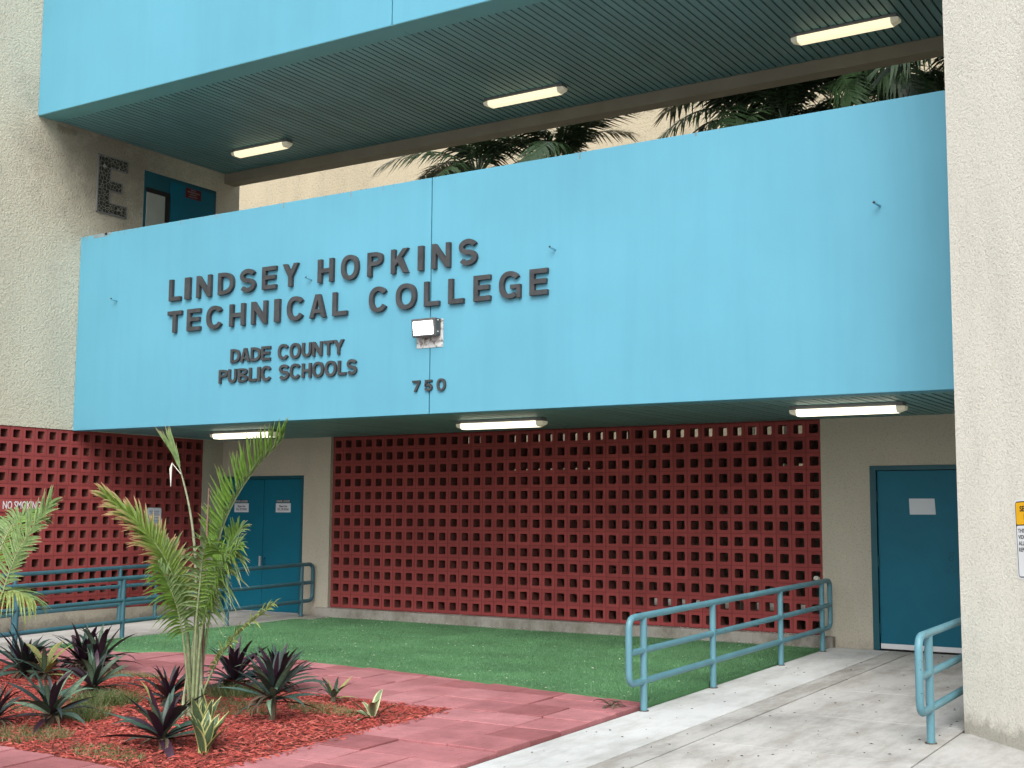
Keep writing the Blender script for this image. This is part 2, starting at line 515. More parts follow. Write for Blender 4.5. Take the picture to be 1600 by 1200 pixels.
class MB:
    def __init__(s):
        s.v = []
        s.f = []
        s.m = []

    def add(s, v, f, mi=0):
        k = len(s.v)
        s.v += [tuple(x) for x in v]
        s.f += [tuple(i + k for i in q) for q in f]
        s.m += [mi] * len(f)
        return s

    def box(s, x0, x1, y0, y1, z0, z1, mi=0):
        v = [(x0, y0, z0), (x1, y0, z0), (x1, y1, z0), (x0, y1, z0), (x0, y0, z1), (x1, y0, z1), (x1, y1, z1), (x0, y1, z1)]
        f = [(0, 3, 2, 1), (4, 5, 6, 7), (0, 1, 5, 4), (1, 2, 6, 5), (2, 3, 7, 6), (3, 0, 4, 7)]
        return s.add(v, f, mi)

    def prism(s, poly, z0, z1, mi=0):
        n = len(poly)
        v = [(x, y, z0) for x, y in poly] + [(x, y, z1) for x, y in poly]
        f = [tuple(range(n - 1, -1, -1)), tuple(range(n, 2 * n))] + [(i, (i + 1) % n, n + (i + 1) % n, n + i) for i in range(n)]
        return s.add(v, f, mi)

    def tube(s, pts, r, n=12, mi=0, closed=False, caps=True):
        pts = [Vector(q) for q in pts]
        rr = r if isinstance(r, (list, tuple)) else [r] * len(pts)
        m = len(pts)
        t0 = (pts[1] - pts[0]).normalized()
        a = Vector((0, 0, 1)) if abs(t0.z) < 0.9 else Vector((1, 0, 0))
        nrm = t0.cross(a).normalized()
        v = []
        for i, q in enumerate(pts):
            if i == 0:
                t = t0
            elif i == m - 1:
                t = (pts[i] - pts[i - 1]).normalized()
            else:
                t = ((pts[i + 1] - pts[i]).normalized() + (pts[i] - pts[i - 1]).normalized()).normalized()
            nrm = (nrm - t * nrm.dot(t)).normalized()
            b = t.cross(nrm)
            for k in range(n):
                an = 2 * math.pi * k / n
                v.append(q + (nrm * math.cos(an) + b * math.sin(an)) * rr[i])
        f = []
        for i in range(m - 1):
            for k in range(n):
                f.append((i * n + k, i * n + (k + 1) % n, (i + 1) * n + (k + 1) % n, (i + 1) * n + k))
        if caps:
            f.append(tuple(range(n - 1, -1, -1)))
            f.append(tuple((m - 1) * n + k for k in range(n)))
        return s.add(v, f, mi)

    def build(s, name, mats, parent=None, smooth=False, loc=None, local=False, bevel=0.0):
        """vertices are in world space; the object sits at loc (default: its parent)."""
        off = Vector((0, 0, 0)) if local or parent is None else POS[parent.name]
        base = Vector(loc) if loc is not None else off
        v = s.v if local else [(x - base.x, y - base.y, z - base.z) for x, y, z in s.v]
        me = mesh(name, v, s.f, mats, s.m if isinstance(mats, (list, tuple)) else None, smooth)
        o = obj(name, me, parent, tuple(base - off) if not local else (0, 0, 0))
        if smooth:
            shade_auto(me, 40)
        if bevel:
            bv = o.modifiers.new('bevel', 'BEVEL')
            bv.width = bevel
            bv.segments = 2
            bv.limit_method = 'ANGLE'
        return o

def shade_auto(me, deg):
    bm = bmesh.new()
    bm.from_mesh(me)
    for e in bm.edges:
        if len(e.link_faces) == 2 and e.calc_face_angle(0) > rad(deg):
            e.smooth = False
    bm.to_mesh(me)
    bm.free()

_glyph = {}
def glyph(body, offset):
    key = (body, offset)
    if key not in _glyph:
        c = bpy.data.curves.new('text', 'FONT')
        c.body = body
        c.offset = offset
        c.extrude = 0.5
        c.resolution_u = 4
        o = bpy.data.objects.new('text', c)
        COL.objects.link(o)
        dg = bpy.context.evaluated_depsgraph_get()
        dg.update()
        me = bpy.data.meshes.new_from_object(o.evaluated_get(dg))
        v = np.array([tuple(q.co) for q in me.vertices])
        f = [tuple(q.vertices) for q in me.polygons]
        bpy.data.objects.remove(o, do_unlink=True)
        bpy.data.curves.remove(c)
        lo, hi = v.min(0), v.max(0)
        _glyph[key] = ((v - lo) / (hi - lo), f, (hi - lo)[0] / (hi - lo)[1])
    return _glyph[key]

def text(name, body, origin, right, up, height, mat, parent, width=None, depth=0.002, offset=0.0, center=False, round_over=0.0):
    """flat or raised lettering: origin = lower left corner on the carrying surface"""
    u, f, asp = glyph(body, offset)
    w = width if width is not None else height * asp
    right = Vector(right).normalized()
    up = Vector(up).normalized()
    nor = right.cross(up)
    o = Vector(origin) - (right * (w / 2) if center else Vector((0, 0, 0)))
    v = [o + right * (a * w) + up * (b * height) + nor * (c * depth) for a, b, c in u]
    mb = MB().add(v, f)
    return mb.build(name, mat, parent)

# ------------------------------------------------------------------ levels
XL = -15.477            # face of the stucco wing that runs back beside the ramp
YB = 15.35              # front face of the long breeze block wall
YD = 15.29              # face of the stucco piers with the doors
YP = 12.222             # face of the lower blue parapet
YU = 11.374             # face of the upper blue parapet
XT = -2.436             # side face of the stucco tower
ZS = 1.232 + H          # lower soffit
ZPT = 4.140 + H         # top of lower parapet
ZU = 5.784 + H          # upper soffit
P = 0.2032              # breeze block module
ZB = 1.237 + H          # top of blocks

def gz(y):
    return max(0.0, 0.24 - 0.024 * (15.2 - y)) if y < 15.2 else 0.24

# ------------------------------------------------------------------ ground
g = MB()
ys = [-150, -60, -20, 0, 5.2, 10, 15.2, 30, 60, 200]
for a, b in zip(ys, ys[1:]):
    g.add([(-200, a, gz(a) - 0.16), (200, a, gz(a) - 0.16), (200, b, gz(b) - 0.16), (-200, b, gz(b) - 0.16)], [(0, 1, 2, 3)])
tag(g.build('ground', M['base']), kind='structure')

def slab(x0, x1, y0, y1, top=0.0, th=0.12):
    mb = MB()
    z0, z1 = gz(y0) + top, gz(y1) + top
    v = [(x0, y0, z0 - th), (x1, y0, z0 - th), (x1, y1, z1 - th), (x0, y1, z1 - th), (x0, y0, z0), (x1, y0, z0), (x1, y1, z1), (x0, y1, z1)]
    return mb.add(v, [(0, 3, 2, 1), (4, 5, 6, 7), (0, 1, 5, 4), (1, 2, 6, 5), (2, 3, 7, 6), (3, 0, 4, 7)])

# concrete ramp beside the tower, slabs with recessed joints
def split(y0, y1, extra=()):
    ks = sorted({y0, y1, *[e for e in (5.2, 15.2) if y0 < e < y1]})
    return list(zip(ks, ks[1:]))

walk = tag(obj('walkway', mesh('walkway', [(-5.06, 3.0, -0.03), (3.5, 3.0, -0.03), (3.5, 5.2, -0.03), (-5.06, 5.2, -0.03), (-5.06, 15.2, 0.21), (3.5, 15.2, 0.21), (-5.06, 15.4, 0.21), (3.5, 15.4, 0.21)],
           [(0, 1, 2, 3), (3, 2, 5, 4), (4, 5, 7, 6)], M['joint'])), kind='structure')
J = 0.0075
for x0, x1, yl in ((-5.08, -4.36, [3.2, 6.2, 15.24]), (-4.365, -4.10, [3.2, 7.7, 15.24]), (-4.10, -2.45, [3.2, 4.72, 6.19, 7.66, 9.13, 10.6, 12.05, 13.5, 15.24]), (-2.45, -0.6, [3.2, 4.72, 6.19, 7.66, 9.13, 10.44]), (-0.6, 1.4, [3.2, 4.72, 6.19, 7.66, 9.13])):
    for a, b in zip(yl, yl[1:]):
        if a < 5.2 < b:
            b2 = 5.2
            slab(x0 + J, x1 - J, a + J, b2, th=0.02).build('concrete_slab', M['walk'], walk, bevel=0.003)
            a = 5.2
        slab(x0 + J, x1 - J, a + J, b - J, th=0.02).build('concrete_slab', M['walk2' if x0 < -5 else 'walk3' if x0 < -4.3 else 'walk'], walk, bevel=0.003)
ramp2 = tag(obj('ramp', mesh('ramp', [(XL, 3.0, -0.03), (-13.30, 3.0, -0.03), (-13.30, 5.2, -0.03), (XL, 5.2, -0.03), (-13.30, 15.2, 0.21), (XL, 15.2, 0.21), (-13.30, 15.3, 0.21), (XL, 15.3, 0.21)],
            [(0, 1, 2, 3), (3, 2, 4, 5), (5, 4, 6, 7)], M['joint'])), kind='structure')
for a, b in ((5.2, 8.9), (8.9, 12.35), (12.35, 15.26)):
    slab(XL + 0.01, -13.30, a + J, b - J, th=0.02).build('concrete_slab', M['walk'], ramp2, bevel=0.003)
# rim strip of the landing before the long wall
slab(-13.30, -12.95, 14.75, 15.2, 0.002, 0.06).build('landing_edge', M['kerb'], ramp2)

# turf: sheet with a wavering front edge + blades
edge = [(-13.30, 10.30), (-12.6, 10.42), (-12.09, 10.494), (-11.375, 10.80), (-10.187, 10.93), (-9.29, 10.90), (-8.487, 10.80), (-7.74, 10.70), (-7.0, 10.56), (-6.194, 10.44), (-5.62, 10.38), (-5.085, 10.262)]
def edge_y(x):
    for (a, ya), (b, yb) in zip(edge, edge[1:]):
        if a <= x <= b:
            return ya + (yb - ya) * (x - a) / (b - a)
    return edge[-1][1] if x > edge[-1][0] else edge[0][1]
TZ = 0.046
def turf_dz(y, ye):
    return TZ - 0.062 * min(1.0, max(0.0, (y - ye) / (15.2 - ye)))
mb = MB()
nx, ny = 84, 40
vs = []
for i in range(nx + 1):
    x = -13.295 + (13.295 - 5.085) * i / nx
    y0 = edge_y(x)
    for j in range(ny + 1):
        y = y0 + (15.3 - y0) * j / ny
        und = 0.006 * math.sin(1.3 * x + 0.7 * y) + 0.005 * math.sin(3.1 * y - 0.9 * x)
        vs.append((x, y, gz(y) + turf_dz(y, y0) + und * min(1, j / 4) * (1 - 0.5 * j / ny)))
fs = [(i * (ny + 1) + j, (i + 1) * (ny + 1) + j, (i + 1) * (ny + 1) + j + 1, i * (ny + 1) + j + 1) for i in range(nx) for j in range(ny)]
k = len(vs)
for i in range(nx + 1):
    x, y, z = vs[i * (ny + 1)]
    vs.append((x, y, z - 0.05))
    if i < nx:
        fs.append((k + i, k + i + 1, (i + 1) * (ny + 1), i * (ny + 1)))
k = len(vs)
for j in range(ny + 1):
    x, y, z = vs[nx * (ny + 1) + j]
    vs.append((x, y, z - 0.05))
    if j < ny:
        fs.append((k + j, k + j + 1, nx * (ny + 1) + j + 1, nx * (ny + 1) + j))
tag(obj('artificial_turf', mesh('artificial_turf', vs, fs, M['turf'], smooth=True)), kind='structure')

rng = np.random.default_rng(3)
def tri_field(name, mats, px, py, pz, hgt, wid, lean, parent=None, fm=None):
    n = len(px)
    an = rng.uniform(0, 2 * np.pi, n)
    la = rng.uniform(0, 2 * np.pi, n)
    ll = hgt * lean * rng.uniform(0.2, 1, n)
    v = np.empty((n, 3, 3), dtype=np.float32)
    v[:, 0] = np.stack([px - np.cos(an) * wid, py - np.sin(an) * wid, pz], 1)
    v[:, 1] = np.stack([px + np.cos(an) * wid, py + np.sin(an) * wid, pz], 1)
    v[:, 2] = np.stack([px + np.cos(la) * ll, py + np.sin(la) * ll, pz + hgt], 1)
    me = bpy.data.meshes.new(name)
    me.vertices.add(3 * n)
    me.vertices.foreach_set('co', v.ravel())
    me.loops.add(3 * n)
    me.loops.foreach_set('vertex_index', np.arange(3 * n, dtype=np.int32))
    me.polygons.add(n)
    me.polygons.foreach_set('loop_start', np.arange(0, 3 * n, 3, dtype=np.int32))
    for m in (mats if isinstance(mats, list) else [mats]):
        me.materials.append(m)
    if fm is not None:
        me.polygons.foreach_set('material_index', fm.astype(np.int32))
    uvl = me.uv_layers.new(name='UVMap')
    uv = np.tile(np.array([[0, 0.0], [0, 1.0], [0.8, 0.5]], dtype=np.float32), (n, 1))
    uvl.data.foreach_set('uv', uv.ravel())
    me.update()
    me.validate()
    return obj(name, me, parent)

M['blade'] = paint('turf_blade', (0.085, 0.205, 0.092), 0.6, 0.28, 1.3, spec=0.3)
M['blade2'] = paint('turf_blade_light', (0.14, 0.29, 0.15), 0.6, 0.2, 1.3, spec=0.3)
N = 230000
px = rng.uniform(-13.29, -5.08, N)
t = rng.uniform(0, 1, N) ** 1.15
ey = np.array([edge_y(x) for x in px])
py = ey - 0.008 + (15.22 - ey) * t
pz = np.maximum(0, 0.24 - 0.024 * (15.2 - py)) + TZ - 0.062 * np.clip((py - ey) / (15.2 - ey), 0, 1) - 0.003
pz += (0.006 * np.sin(1.3 * px + 0.7 * py) + 0.005 * np.sin(3.1 * py - 0.9 * px)) * np.minimum(1, t * 10) * (1 - 0.5 * t)
fld = tri_field('turf_blades', [M['blade'], M['blade2']], px, py, pz, rng.uniform(0.012, 0.026, N), 0.0025, 0.7, fm=(rng.random(N) < 0.3))
tag(fld, 'short artificial green turf pile in front of the long red block wall', 'turf', kind='stuff')

def flecks(name, mat, pts, size, label, cat, seed):
    r = random.Random(seed)
    v, f = [], []
    for x, y, z in pts:
        a = r.uniform(0, 6.28)
        s = size * r.uniform(0.5, 1.5)
        e = r.uniform(0.35, 1)
        k = len(v)
        for q, h in ((0, 0.0), (1.57, 0.35), (3.14, 0.0), (4.71, 0.2)):
            c = s * (1 if q in (0, 3.14) else e * 0.55)
            v.append((x + c * math.cos(a + q), y + c * math.sin(a + q), z + h * s))
        f += [(k, k + 1, k + 2), (k, k + 2, k + 3)]
    o = obj(name, mesh(name, v, f, mat))
    return tag(o, label, cat, kind='stuff')

r = random.Random(11)
pts = []
for i in range(330):
    x = r.uniform(-13.2, -5.2)
    ye = edge_y(x)
    y = ye + (15.1 - ye) * (r.random() ** 1.5)
    if r.random() < 0.25:
        y = ye + r.uniform(-0.05, 0.25)
    if r.random() < 0.2:
        x, y = -9.4 + r.gauss(0, 1.2), 12.0 + r.gauss(0, 0.8)
    pts.append((x, y, gz(y) + turf_dz(y, ye) + 0.020))
for i in range(120):
    x = r.uniform(-13, -5.1)
    pts.append((x, 15.16 + r.uniform(-0.06, 0.02), gz(15.16) + turf_dz(15.16, 10.5) + 0.022))
flecks('fallen_petals', M['petal'], pts, 0.012, 'small white fallen petals scattered over the green turf', 'petals', 1)
pts = []
for i in range(560):
    x, y = r.uniform(-5.0, 1.0), 5.3 + 9.8 * r.random() ** 1.4
    if x > XT - 0.1 and y > 8.9:
        continue
    pts.append((x, y, gz(y) + 0.003))
flecks('leaf_litter', M['speck'], pts, 0.013, 'tiny dark leaf bits lying on the pale concrete ramp', 'litter', 2)

# pavers
path = tag(obj('paver_path', mesh('paver_path', [(-13.3, 3.2, -0.012), (-5.09, 3.2, -0.012), (-5.09, 5.2, -0.012), (-13.3, 5.2, -0.012), (-5.09, 11.2, 0.132), (-13.3, 11.2, 0.132)],
           [(0, 1, 2, 3), (3, 2, 4, 5)], M['joint'])), kind='structure')
PW, PH = 0.45, 0.46
def paver_mesh():
    bm = bmesh.new()
    bmesh.ops.create_cube(bm, size=1.0)
    for v_ in bm.verts:
        v_.co = (v_.co.x * (PW - 0.007), v_.co.y * (PH - 0.007), v_.co.z * 0.05)
    bmesh.ops.bevel(bm, geom=[e for e in bm.edges if all(v_.co.z > 0 for v_ in e.verts)], offset=0.004, segments=1, affect='EDGES')
    me = bpy.data.meshes.new('paver')
    bm.to_mesh(me)
    bm.free()
    me.materials.append(M['paver'])
    return me
pm = paver_mesh()
r = random.Random(5)
def lay(x, y, top=0.03):
    z = gz(y) + top - 0.025 + r.uniform(-0.009, 0.009)
    sl = math.atan(0.024) if y > 5.2 else 0
    flip = math.pi * r.randint(0, 1)
    obj('paver', pm, path, (x + r.uniform(-0.002, 0.002), y + r.uniform(-0.002, 0.002), z),
        ((sl if flip == 0 else -sl) + r.uniform(-0.013, 0.013), r.uniform(-0.013, 0.013), flip + r.uniform(-0.006, 0.006)))
for i in range(3):
    for j in range(15):
        lay(-5.105 - PW * (i + 0.5), 10.62 - PH * (j + 0.5))
for i in range(15):
    for j in range(4):
        x = -5.105 - PW * (i + 3.5)
        y = 10.16 + PH * (1.5 - j)
        if j == 0 and not (-12.2 < x < -6.5):
            continue
        lay(x, y)
for i in range(15):
    for j in range(3):
        lay(-5.105 - PW * (i + 3.5), 6.02 - PH * (j + 0.5) + 0.12, 0.022)

# mulch bed
BX0, BX1, BY0, BY1 = -13.28, -6.46, 6.14, 9.25
vs, fs = [], []
for i in range(61):
    for j in range(31):
        x = BX0 + (BX1 - BX0) * i / 60
        y = BY0 + (BY1 - BY0) * j / 30
        e = min((BX1 - x), (y - BY0), (BY1 - y), 0.5)
        vs.append((x, y, gz(y) - 0.004 + 0.055 * math.sin(min(1, max(0, e) / 0.5) * 1.57) * (0.6 + 0.4 * math.sin(3 * x) * math.sin(2.3 * y))))
fs = [(i * 31 + j, (i + 1) * 31 + j, (i + 1) * 31 + j + 1, i * 31 + j + 1) for i in range(60) for j in range(30)]
tag(obj('mulch_bed', mesh('mulch_bed', vs, fs, M['soil'], smooth=True)), kind='structure')
def bed_z(x, y):
    e = min((BX1 - x), (y - BY0), (BY1 - y), 0.5)
    return gz(y) - 0.004 + 0.055 * math.sin(min(1, max(0, e) / 0.5) * 1.57) * (0.6 + 0.4 * math.sin(3 * x) * math.sin(2.3 * y))
v, f, fm = [], [], []
r = random.Random(21)
for i in range(30000):
    x, y = r.uniform(BX0, BX1 - 0.01), r.uniform(BY0 + 0.01, BY1 - 0.01)
    if x < -11.9 and r.random() < 0.6:
        continue
    if r.random() < 0.006:
        x, y = BX1 + r.uniform(0, 0.12), r.uniform(6.2, 9)
    z = bed_z(x, y) + r.uniform(0.002, 0.026) if x < BX1 else gz(y) + 0.036
    a = r.uniform(0, 6.283)
    l, w, h = r.uniform(0.010, 0.036), r.uniform(0.003, 0.008), r.uniform(0.0015, 0.004)
    d = Vector((math.cos(a), math.sin(a), r.uniform(-0.35, 0.35)))
    s = Vector((-math.sin(a), math.cos(a), r.uniform(-0.5, 0.5)))
    c = Vector((x, y, z))
    k = len(v)
    v += [c - d * l - s * w, c - d * l * 0.8 + s * w, c + d * l + s * w * 0.7, c + d * l * 0.85 - s * w * 0.8, c + Vector((0, 0, h * 2)) - d * l * 0.5, c + Vector((0, 0, h * 2)) + d * l * 0.5]
    f += [(k, k + 4, k + 1), (k + 1, k + 4, k + 5, k + 2), (k + 2, k + 5, k + 3), (k + 3, k + 5, k + 4, k), (k, k + 1, k + 2, k + 3)]
    mi = r.choices((0, 1, 2, 3), (5, 4, 3, 2))[0]
    fm += [mi] * 5
tag(obj('mulch_chips', mesh('mulch_chips', v, f, [M['chip%d' % i] for i in range(4)], fm)), 'red dyed bark mulch covering the planting bed', 'mulch', kind='stuff')

def tuft(x, y, rx, ry, n, h, mats, label):
    a = rng.uniform(0, 2 * np.pi, n)
    q = np.sqrt(rng.uniform(0, 1, n))
    px = x + np.cos(a) * q * rx
    py = y + np.sin(a) * q * ry
    pz = np.array([bed_z(u, w) for u, w in zip(px, py)])
    o = tri_field('weed_grass', mats, px, py, pz, h * rng.uniform(0.4, 1.1, n), 0.0032, 1.4, fm=(rng.random(n) < 0.35) if isinstance(mats, list) else None)
    tag(o, label, 'grass', kind='stuff')
GR = [M['grass'], M['grass_dry']]
DR = [M['grass_dry'], M['grass']]
tuft(-9.15, 7.70, 0.32, 0.24, 2200, 0.14, GR, 'bright green weed tuft in the mulch beside the purple rosettes')
tuft(-8.85, 7.20, 0.30, 0.20, 1500, 0.10, GR, 'low green weeds in the mulch near the paver corner')
tuft(-8.60, 6.50, 0.45, 0.22, 1600, 0.07, DR, 'dry straw coloured weeds at the front paver edge')
tuft(-7.50, 6.36, 0.38, 0.13, 900, 0.05, DR, 'sparse pale weeds along the front pavers')
tuft(-7.30, 8.50, 0.42, 0.16, 1200, 0.06, DR, 'straw weeds around the small yellow leaved plant')
tuft(-8.10, 8.15, 0.55, 0.25, 1800, 0.07, DR, 'dry grass round the foot of the young palm')
tuft(-10.40, 9.10, 0.45, 0.16, 1000, 0.08, DR, 'weeds fringing the bed by the back pavers')
tuft(-8.55, 8.75, 0.40, 0.25, 1400, 0.15, GR, 'green grass growing through the dark rosettes')
tuft(-9.75, 7.35, 0.45, 0.3, 1000, 0.05, DR, 'thin straw weeds in the middle of the mulch')

# ------------------------------------------------------------------ breeze block walls
HO, TH = 0.0580, 0.150
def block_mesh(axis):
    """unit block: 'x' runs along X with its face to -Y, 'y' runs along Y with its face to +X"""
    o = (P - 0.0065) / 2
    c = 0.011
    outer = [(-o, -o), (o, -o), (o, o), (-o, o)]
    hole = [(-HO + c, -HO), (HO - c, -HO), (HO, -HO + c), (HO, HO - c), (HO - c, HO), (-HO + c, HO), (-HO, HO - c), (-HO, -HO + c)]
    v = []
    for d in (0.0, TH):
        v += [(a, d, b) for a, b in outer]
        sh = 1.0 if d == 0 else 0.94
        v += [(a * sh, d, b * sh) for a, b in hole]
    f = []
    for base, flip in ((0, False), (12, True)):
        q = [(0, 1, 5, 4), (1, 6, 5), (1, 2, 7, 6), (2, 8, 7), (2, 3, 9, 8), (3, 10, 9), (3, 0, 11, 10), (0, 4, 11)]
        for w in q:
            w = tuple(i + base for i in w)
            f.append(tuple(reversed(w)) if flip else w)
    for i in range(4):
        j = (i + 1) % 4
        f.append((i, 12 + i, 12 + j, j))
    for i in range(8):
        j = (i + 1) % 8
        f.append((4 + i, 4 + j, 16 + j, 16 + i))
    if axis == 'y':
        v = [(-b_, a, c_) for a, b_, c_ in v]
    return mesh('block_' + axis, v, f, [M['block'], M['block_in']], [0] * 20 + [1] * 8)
bx, by = block_mesh('x'), block_mesh('y')

NC, NR = 39, 13
BX = -13.110
wall = thing('breeze_block_wall', 'long dark red breeze block screen wall on a concrete kerb behind the turf', 'block wall', ((BX + BX + NC * P) / 2, YB, ZB - NR * P))
r = random.Random(9)
fv, ff = MB(), None
bxv = [tuple(q.co) for q in bx.vertices]
bxf = [tuple(q.vertices) for q in bx.polygons]
for c in range(NC):
    for w in range(NR):
        x, z = BX + (c + 0.5) * P, ZB - (w + 0.5) * P
        dy = r.uniform(-0.0015, 0.0015)
        if c >= NC - 23:
            obj('block', bx, wall, Vector((x, YB + dy, z)) - POS[wall.name])
        else:
            fv.add([(a + x, b + YB + dy, e + z) for a, b, e in bxv], bxf)
fv.m = ([0] * 20 + [1] * 8) * (len(fv.f) // 28)
tag(fv.build('block_field', [M['block'], M['block_in']], wall), kind='stuff')
mo = MB()
for w in range(NR + 1):
    z = ZB - w * P
    mo.box(BX, BX + NC * P, YB + 0.004, YB + TH - 0.006, z - 0.006, z + 0.006)
for c in range(NC + 1):
    x = BX + c * P
    mo.box(x - 0.006, x + 0.006, YB + 0.0055, YB + TH - 0.0075, ZB - NR * P, ZB)
mo.build('mortar_grid', M['mortar'], wall)
MB().box(BX, BX + NC * P, YB + 0.01, YB + TH, ZB + 0.0065, ZB + 0.5).build('leak_stop', M['mortar'], wall)  # added beam, closes the gap where bright hall light leaked above the blocks
# kerb with an uneven front
kb = MB()
n = 60
v = []
for i in range(n + 1):
    x = -13.28 + (13.28 - 5.04) * i / n
    w_ = 0.006 * math.sin(4.1 * x) + 0.005 * math.sin(9.7 * x + 1)
    zt = ZB - NR * P - 0.008
    v += [(x, 15.175 + w_, 0.1), (x, 15.185 + w_, zt - 0.012), (x, 15.20 + w_, zt), (x, YB + 0.25, zt), (x, YB + 0.25, 0.1)]
f = [(i * 5 + k_, i * 5 + (k_ + 1) % 5, (i + 1) * 5 + (k_ + 1) % 5, (i + 1) * 5 + k_) for i in range(n) for k_ in range(5)]
f = [tuple(reversed(q)) for q in f] + [tuple(range(5)), tuple(n * 5 + i for i in range(4, -1, -1))]
kb.add(v, f)
kb.build('kerb', M['kerb'], wall)

# wing beside the ramp: stucco above, breeze blocks below
YE = 14.839
NL = 24
wing = thing('stucco_wing', 'cream stucco wing wall with a mosaic letter above red breeze blocks beside the ramp', 'building', (XL - 1.0, 13.0, gz(13)))
ZLB = ZB - NR * P
MB().box(XL - 0.30, XL + 0.012, 7.0, 15.48, ZB + 0.004, 13.5).build('wall', M['stucco_stained'], wing)
MB().box(-30.0, XL - 0.301, 15.20, 15.475, 0.0, 13.5).build('return_wall', M['stucco'], wing)
MB().box(XL - 0.30, XL, YE + 0.002, 15.95, 0.0, ZB + 0.002).build('pier', M['stucco_fine'], wing)
MB().box(XL - 0.30, XL + 0.015, 7.0, YE, -0.05, ZLB - 0.002).build('plinth', M['stucco_fine'], wing)
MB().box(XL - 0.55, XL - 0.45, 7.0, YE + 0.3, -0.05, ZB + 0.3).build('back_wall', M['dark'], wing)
screen = thing('breeze_block_wall', 'red breeze block screen below the cream stucco wing behind the railed ramp', 'block wall', (XL, YE - NL * P / 2, ZLB))
for c in range(NL):
    for w in range(NR):
        y, z = YE - (c + 0.5) * P, ZB - (w + 0.5) * P
        obj('block', by, screen, Vector((XL + r.uniform(-0.0015, 0.0015), y, z)) - POS[screen.name])
mo = MB()
for w in range(NR + 1):
    z = ZB - w * P
    mo.box(XL - TH + 0.006, XL - 0.004, YE - NL * P, YE, z - 0.006, z + 0.006)
for c in range(NL + 1):
    y = YE - c * P
    mo.box(XL - TH + 0.0075, XL - 0.0055, y - 0.006, y + 0.006, ZLB, ZB)
mo.build('mortar_grid', M['mortar'], screen)

# mosaic letter E
E_ = thing('mosaic_letter', 'letter E in black broken tile mosaic on the cream stucco wing', 'letter', (XL + 0.012, 12.757, 4.61 + H))
ep = [(0, 0), (0.56, 0), (0.56, 0.17), (0.23, 0.17), (0.23, 0.37), (0.46, 0.37), (0.46, 0.52), (0.23, 0.52), (0.23, 0.72), (0.56, 0.72), (0.56, 0.89), (0, 0.89)]
def yz_prism(poly, y0, z0, x0, x1):
    n = len(poly)
    v = [(x0, y0 + a, z0 + b) for a, b in poly] + [(x1, y0 + a, z0 + b) for a, b in poly]
    f = [tuple(range(n - 1, -1, -1)), tuple(range(n, 2 * n))] + [(i, (i + 1) % n, n + (i + 1) % n, n + i) for i in range(n)]
    return MB().add(v, f)
yz_prism(ep, 12.477, 4.597 + H, XL + 0.012, XL + 0.030).build('tile_face', M['mosaic'], E_)
rim = MB()
for (a, b), (c, d) in zip(ep, ep[1:] + ep[:1]):
    y0, y1 = sorted((a, c))
    z0, z1 = sorted((b, d))
    rim.box(XL + 0.012, XL + 0.034, 12.477 + y0 - 0.008, 12.477 + y1 + 0.008, 4.597 + H + z0 - 0.008, 4.597 + H + z1 + 0.008)
rim.build('metal_edge', M['grey'], E_)
# damaged patch under the end of the upper walkway
pt = MB()
r = random.Random(4)
for i in range(22):
    y, z = 11.72 + 0.016 * i, ZU - 0.03 - r.uniform(0, 0.02)
    pt.box(XL + 0.0125, XL + 0.016 + r.uniform(0, 0.006), y, y + 0.011, z - r.uniform(0.07, 0.12), z)
tag(pt.build('exposed_lath', M['beam'], wing), kind='stuff')

# upper level door set into the wing
ud = MB().box(XL - 0.02, XL + 0.020, 13.385, 14.93, 2.75 + H, 5.452 + H).build('door', M['frame'], wing)
lf = MB().box(XL + 0.021, XL + 0.045, 13.915, 14.86, 2.78 + H, 5.385 + H).build('leaf', M['door'], ud)
MB().box(XL + 0.021, XL + 0.032, 13.43, 13.81, 2.9 + H, 5.11 + H).build('pane', M['pane'], ud)
MB().box(XL + 0.0205, XL + 0.050, 13.42, 13.895, 5.115 + H, 5.18 + H).build('frame', M['sign_black'], ud)
MB().box(XL + 0.0205, XL + 0.048, 13.815, 13.895, 2.9 + H, 5.11 + H).build('frame', M['sign_black'], ud)
sg = thing('warning_sign', 'small dark red sign with two white lines on the upper teal door', 'sign', (XL + 0.046, 14.39, 5.20 + H))
MB().box(XL + 0.046, XL + 0.052, 14.225, 14.56, 5.195 + H, 5.362 + H).build('plate', M['sign_red'], sg)
for i, (w, hh) in enumerate(((0.12, 0.020), (0.26, 0.024), (0.16, 0.018), (0.20, 0.018))):
    z = 5.338 + H - i * 0.038
    q = MB()
    a = 14.392 - w / 2
    while a < 14.392 + w / 2 - 0.012:
        q.box(XL + 0.0522, XL + 0.0535, a, a + 0.013, z - hh / 2, z + hh / 2)
        a += 0.019
    q.build('print_line', M['grey'], sg)

# ------------------------------------------------------------------ door walls below the lower walkway
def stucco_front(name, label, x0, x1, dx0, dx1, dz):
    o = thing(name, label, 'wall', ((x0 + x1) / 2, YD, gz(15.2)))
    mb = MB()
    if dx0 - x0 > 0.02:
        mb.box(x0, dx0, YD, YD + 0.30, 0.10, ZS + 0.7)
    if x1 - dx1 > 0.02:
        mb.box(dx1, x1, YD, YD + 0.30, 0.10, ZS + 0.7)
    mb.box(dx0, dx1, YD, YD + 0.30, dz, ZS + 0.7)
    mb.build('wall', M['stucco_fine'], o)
    return o

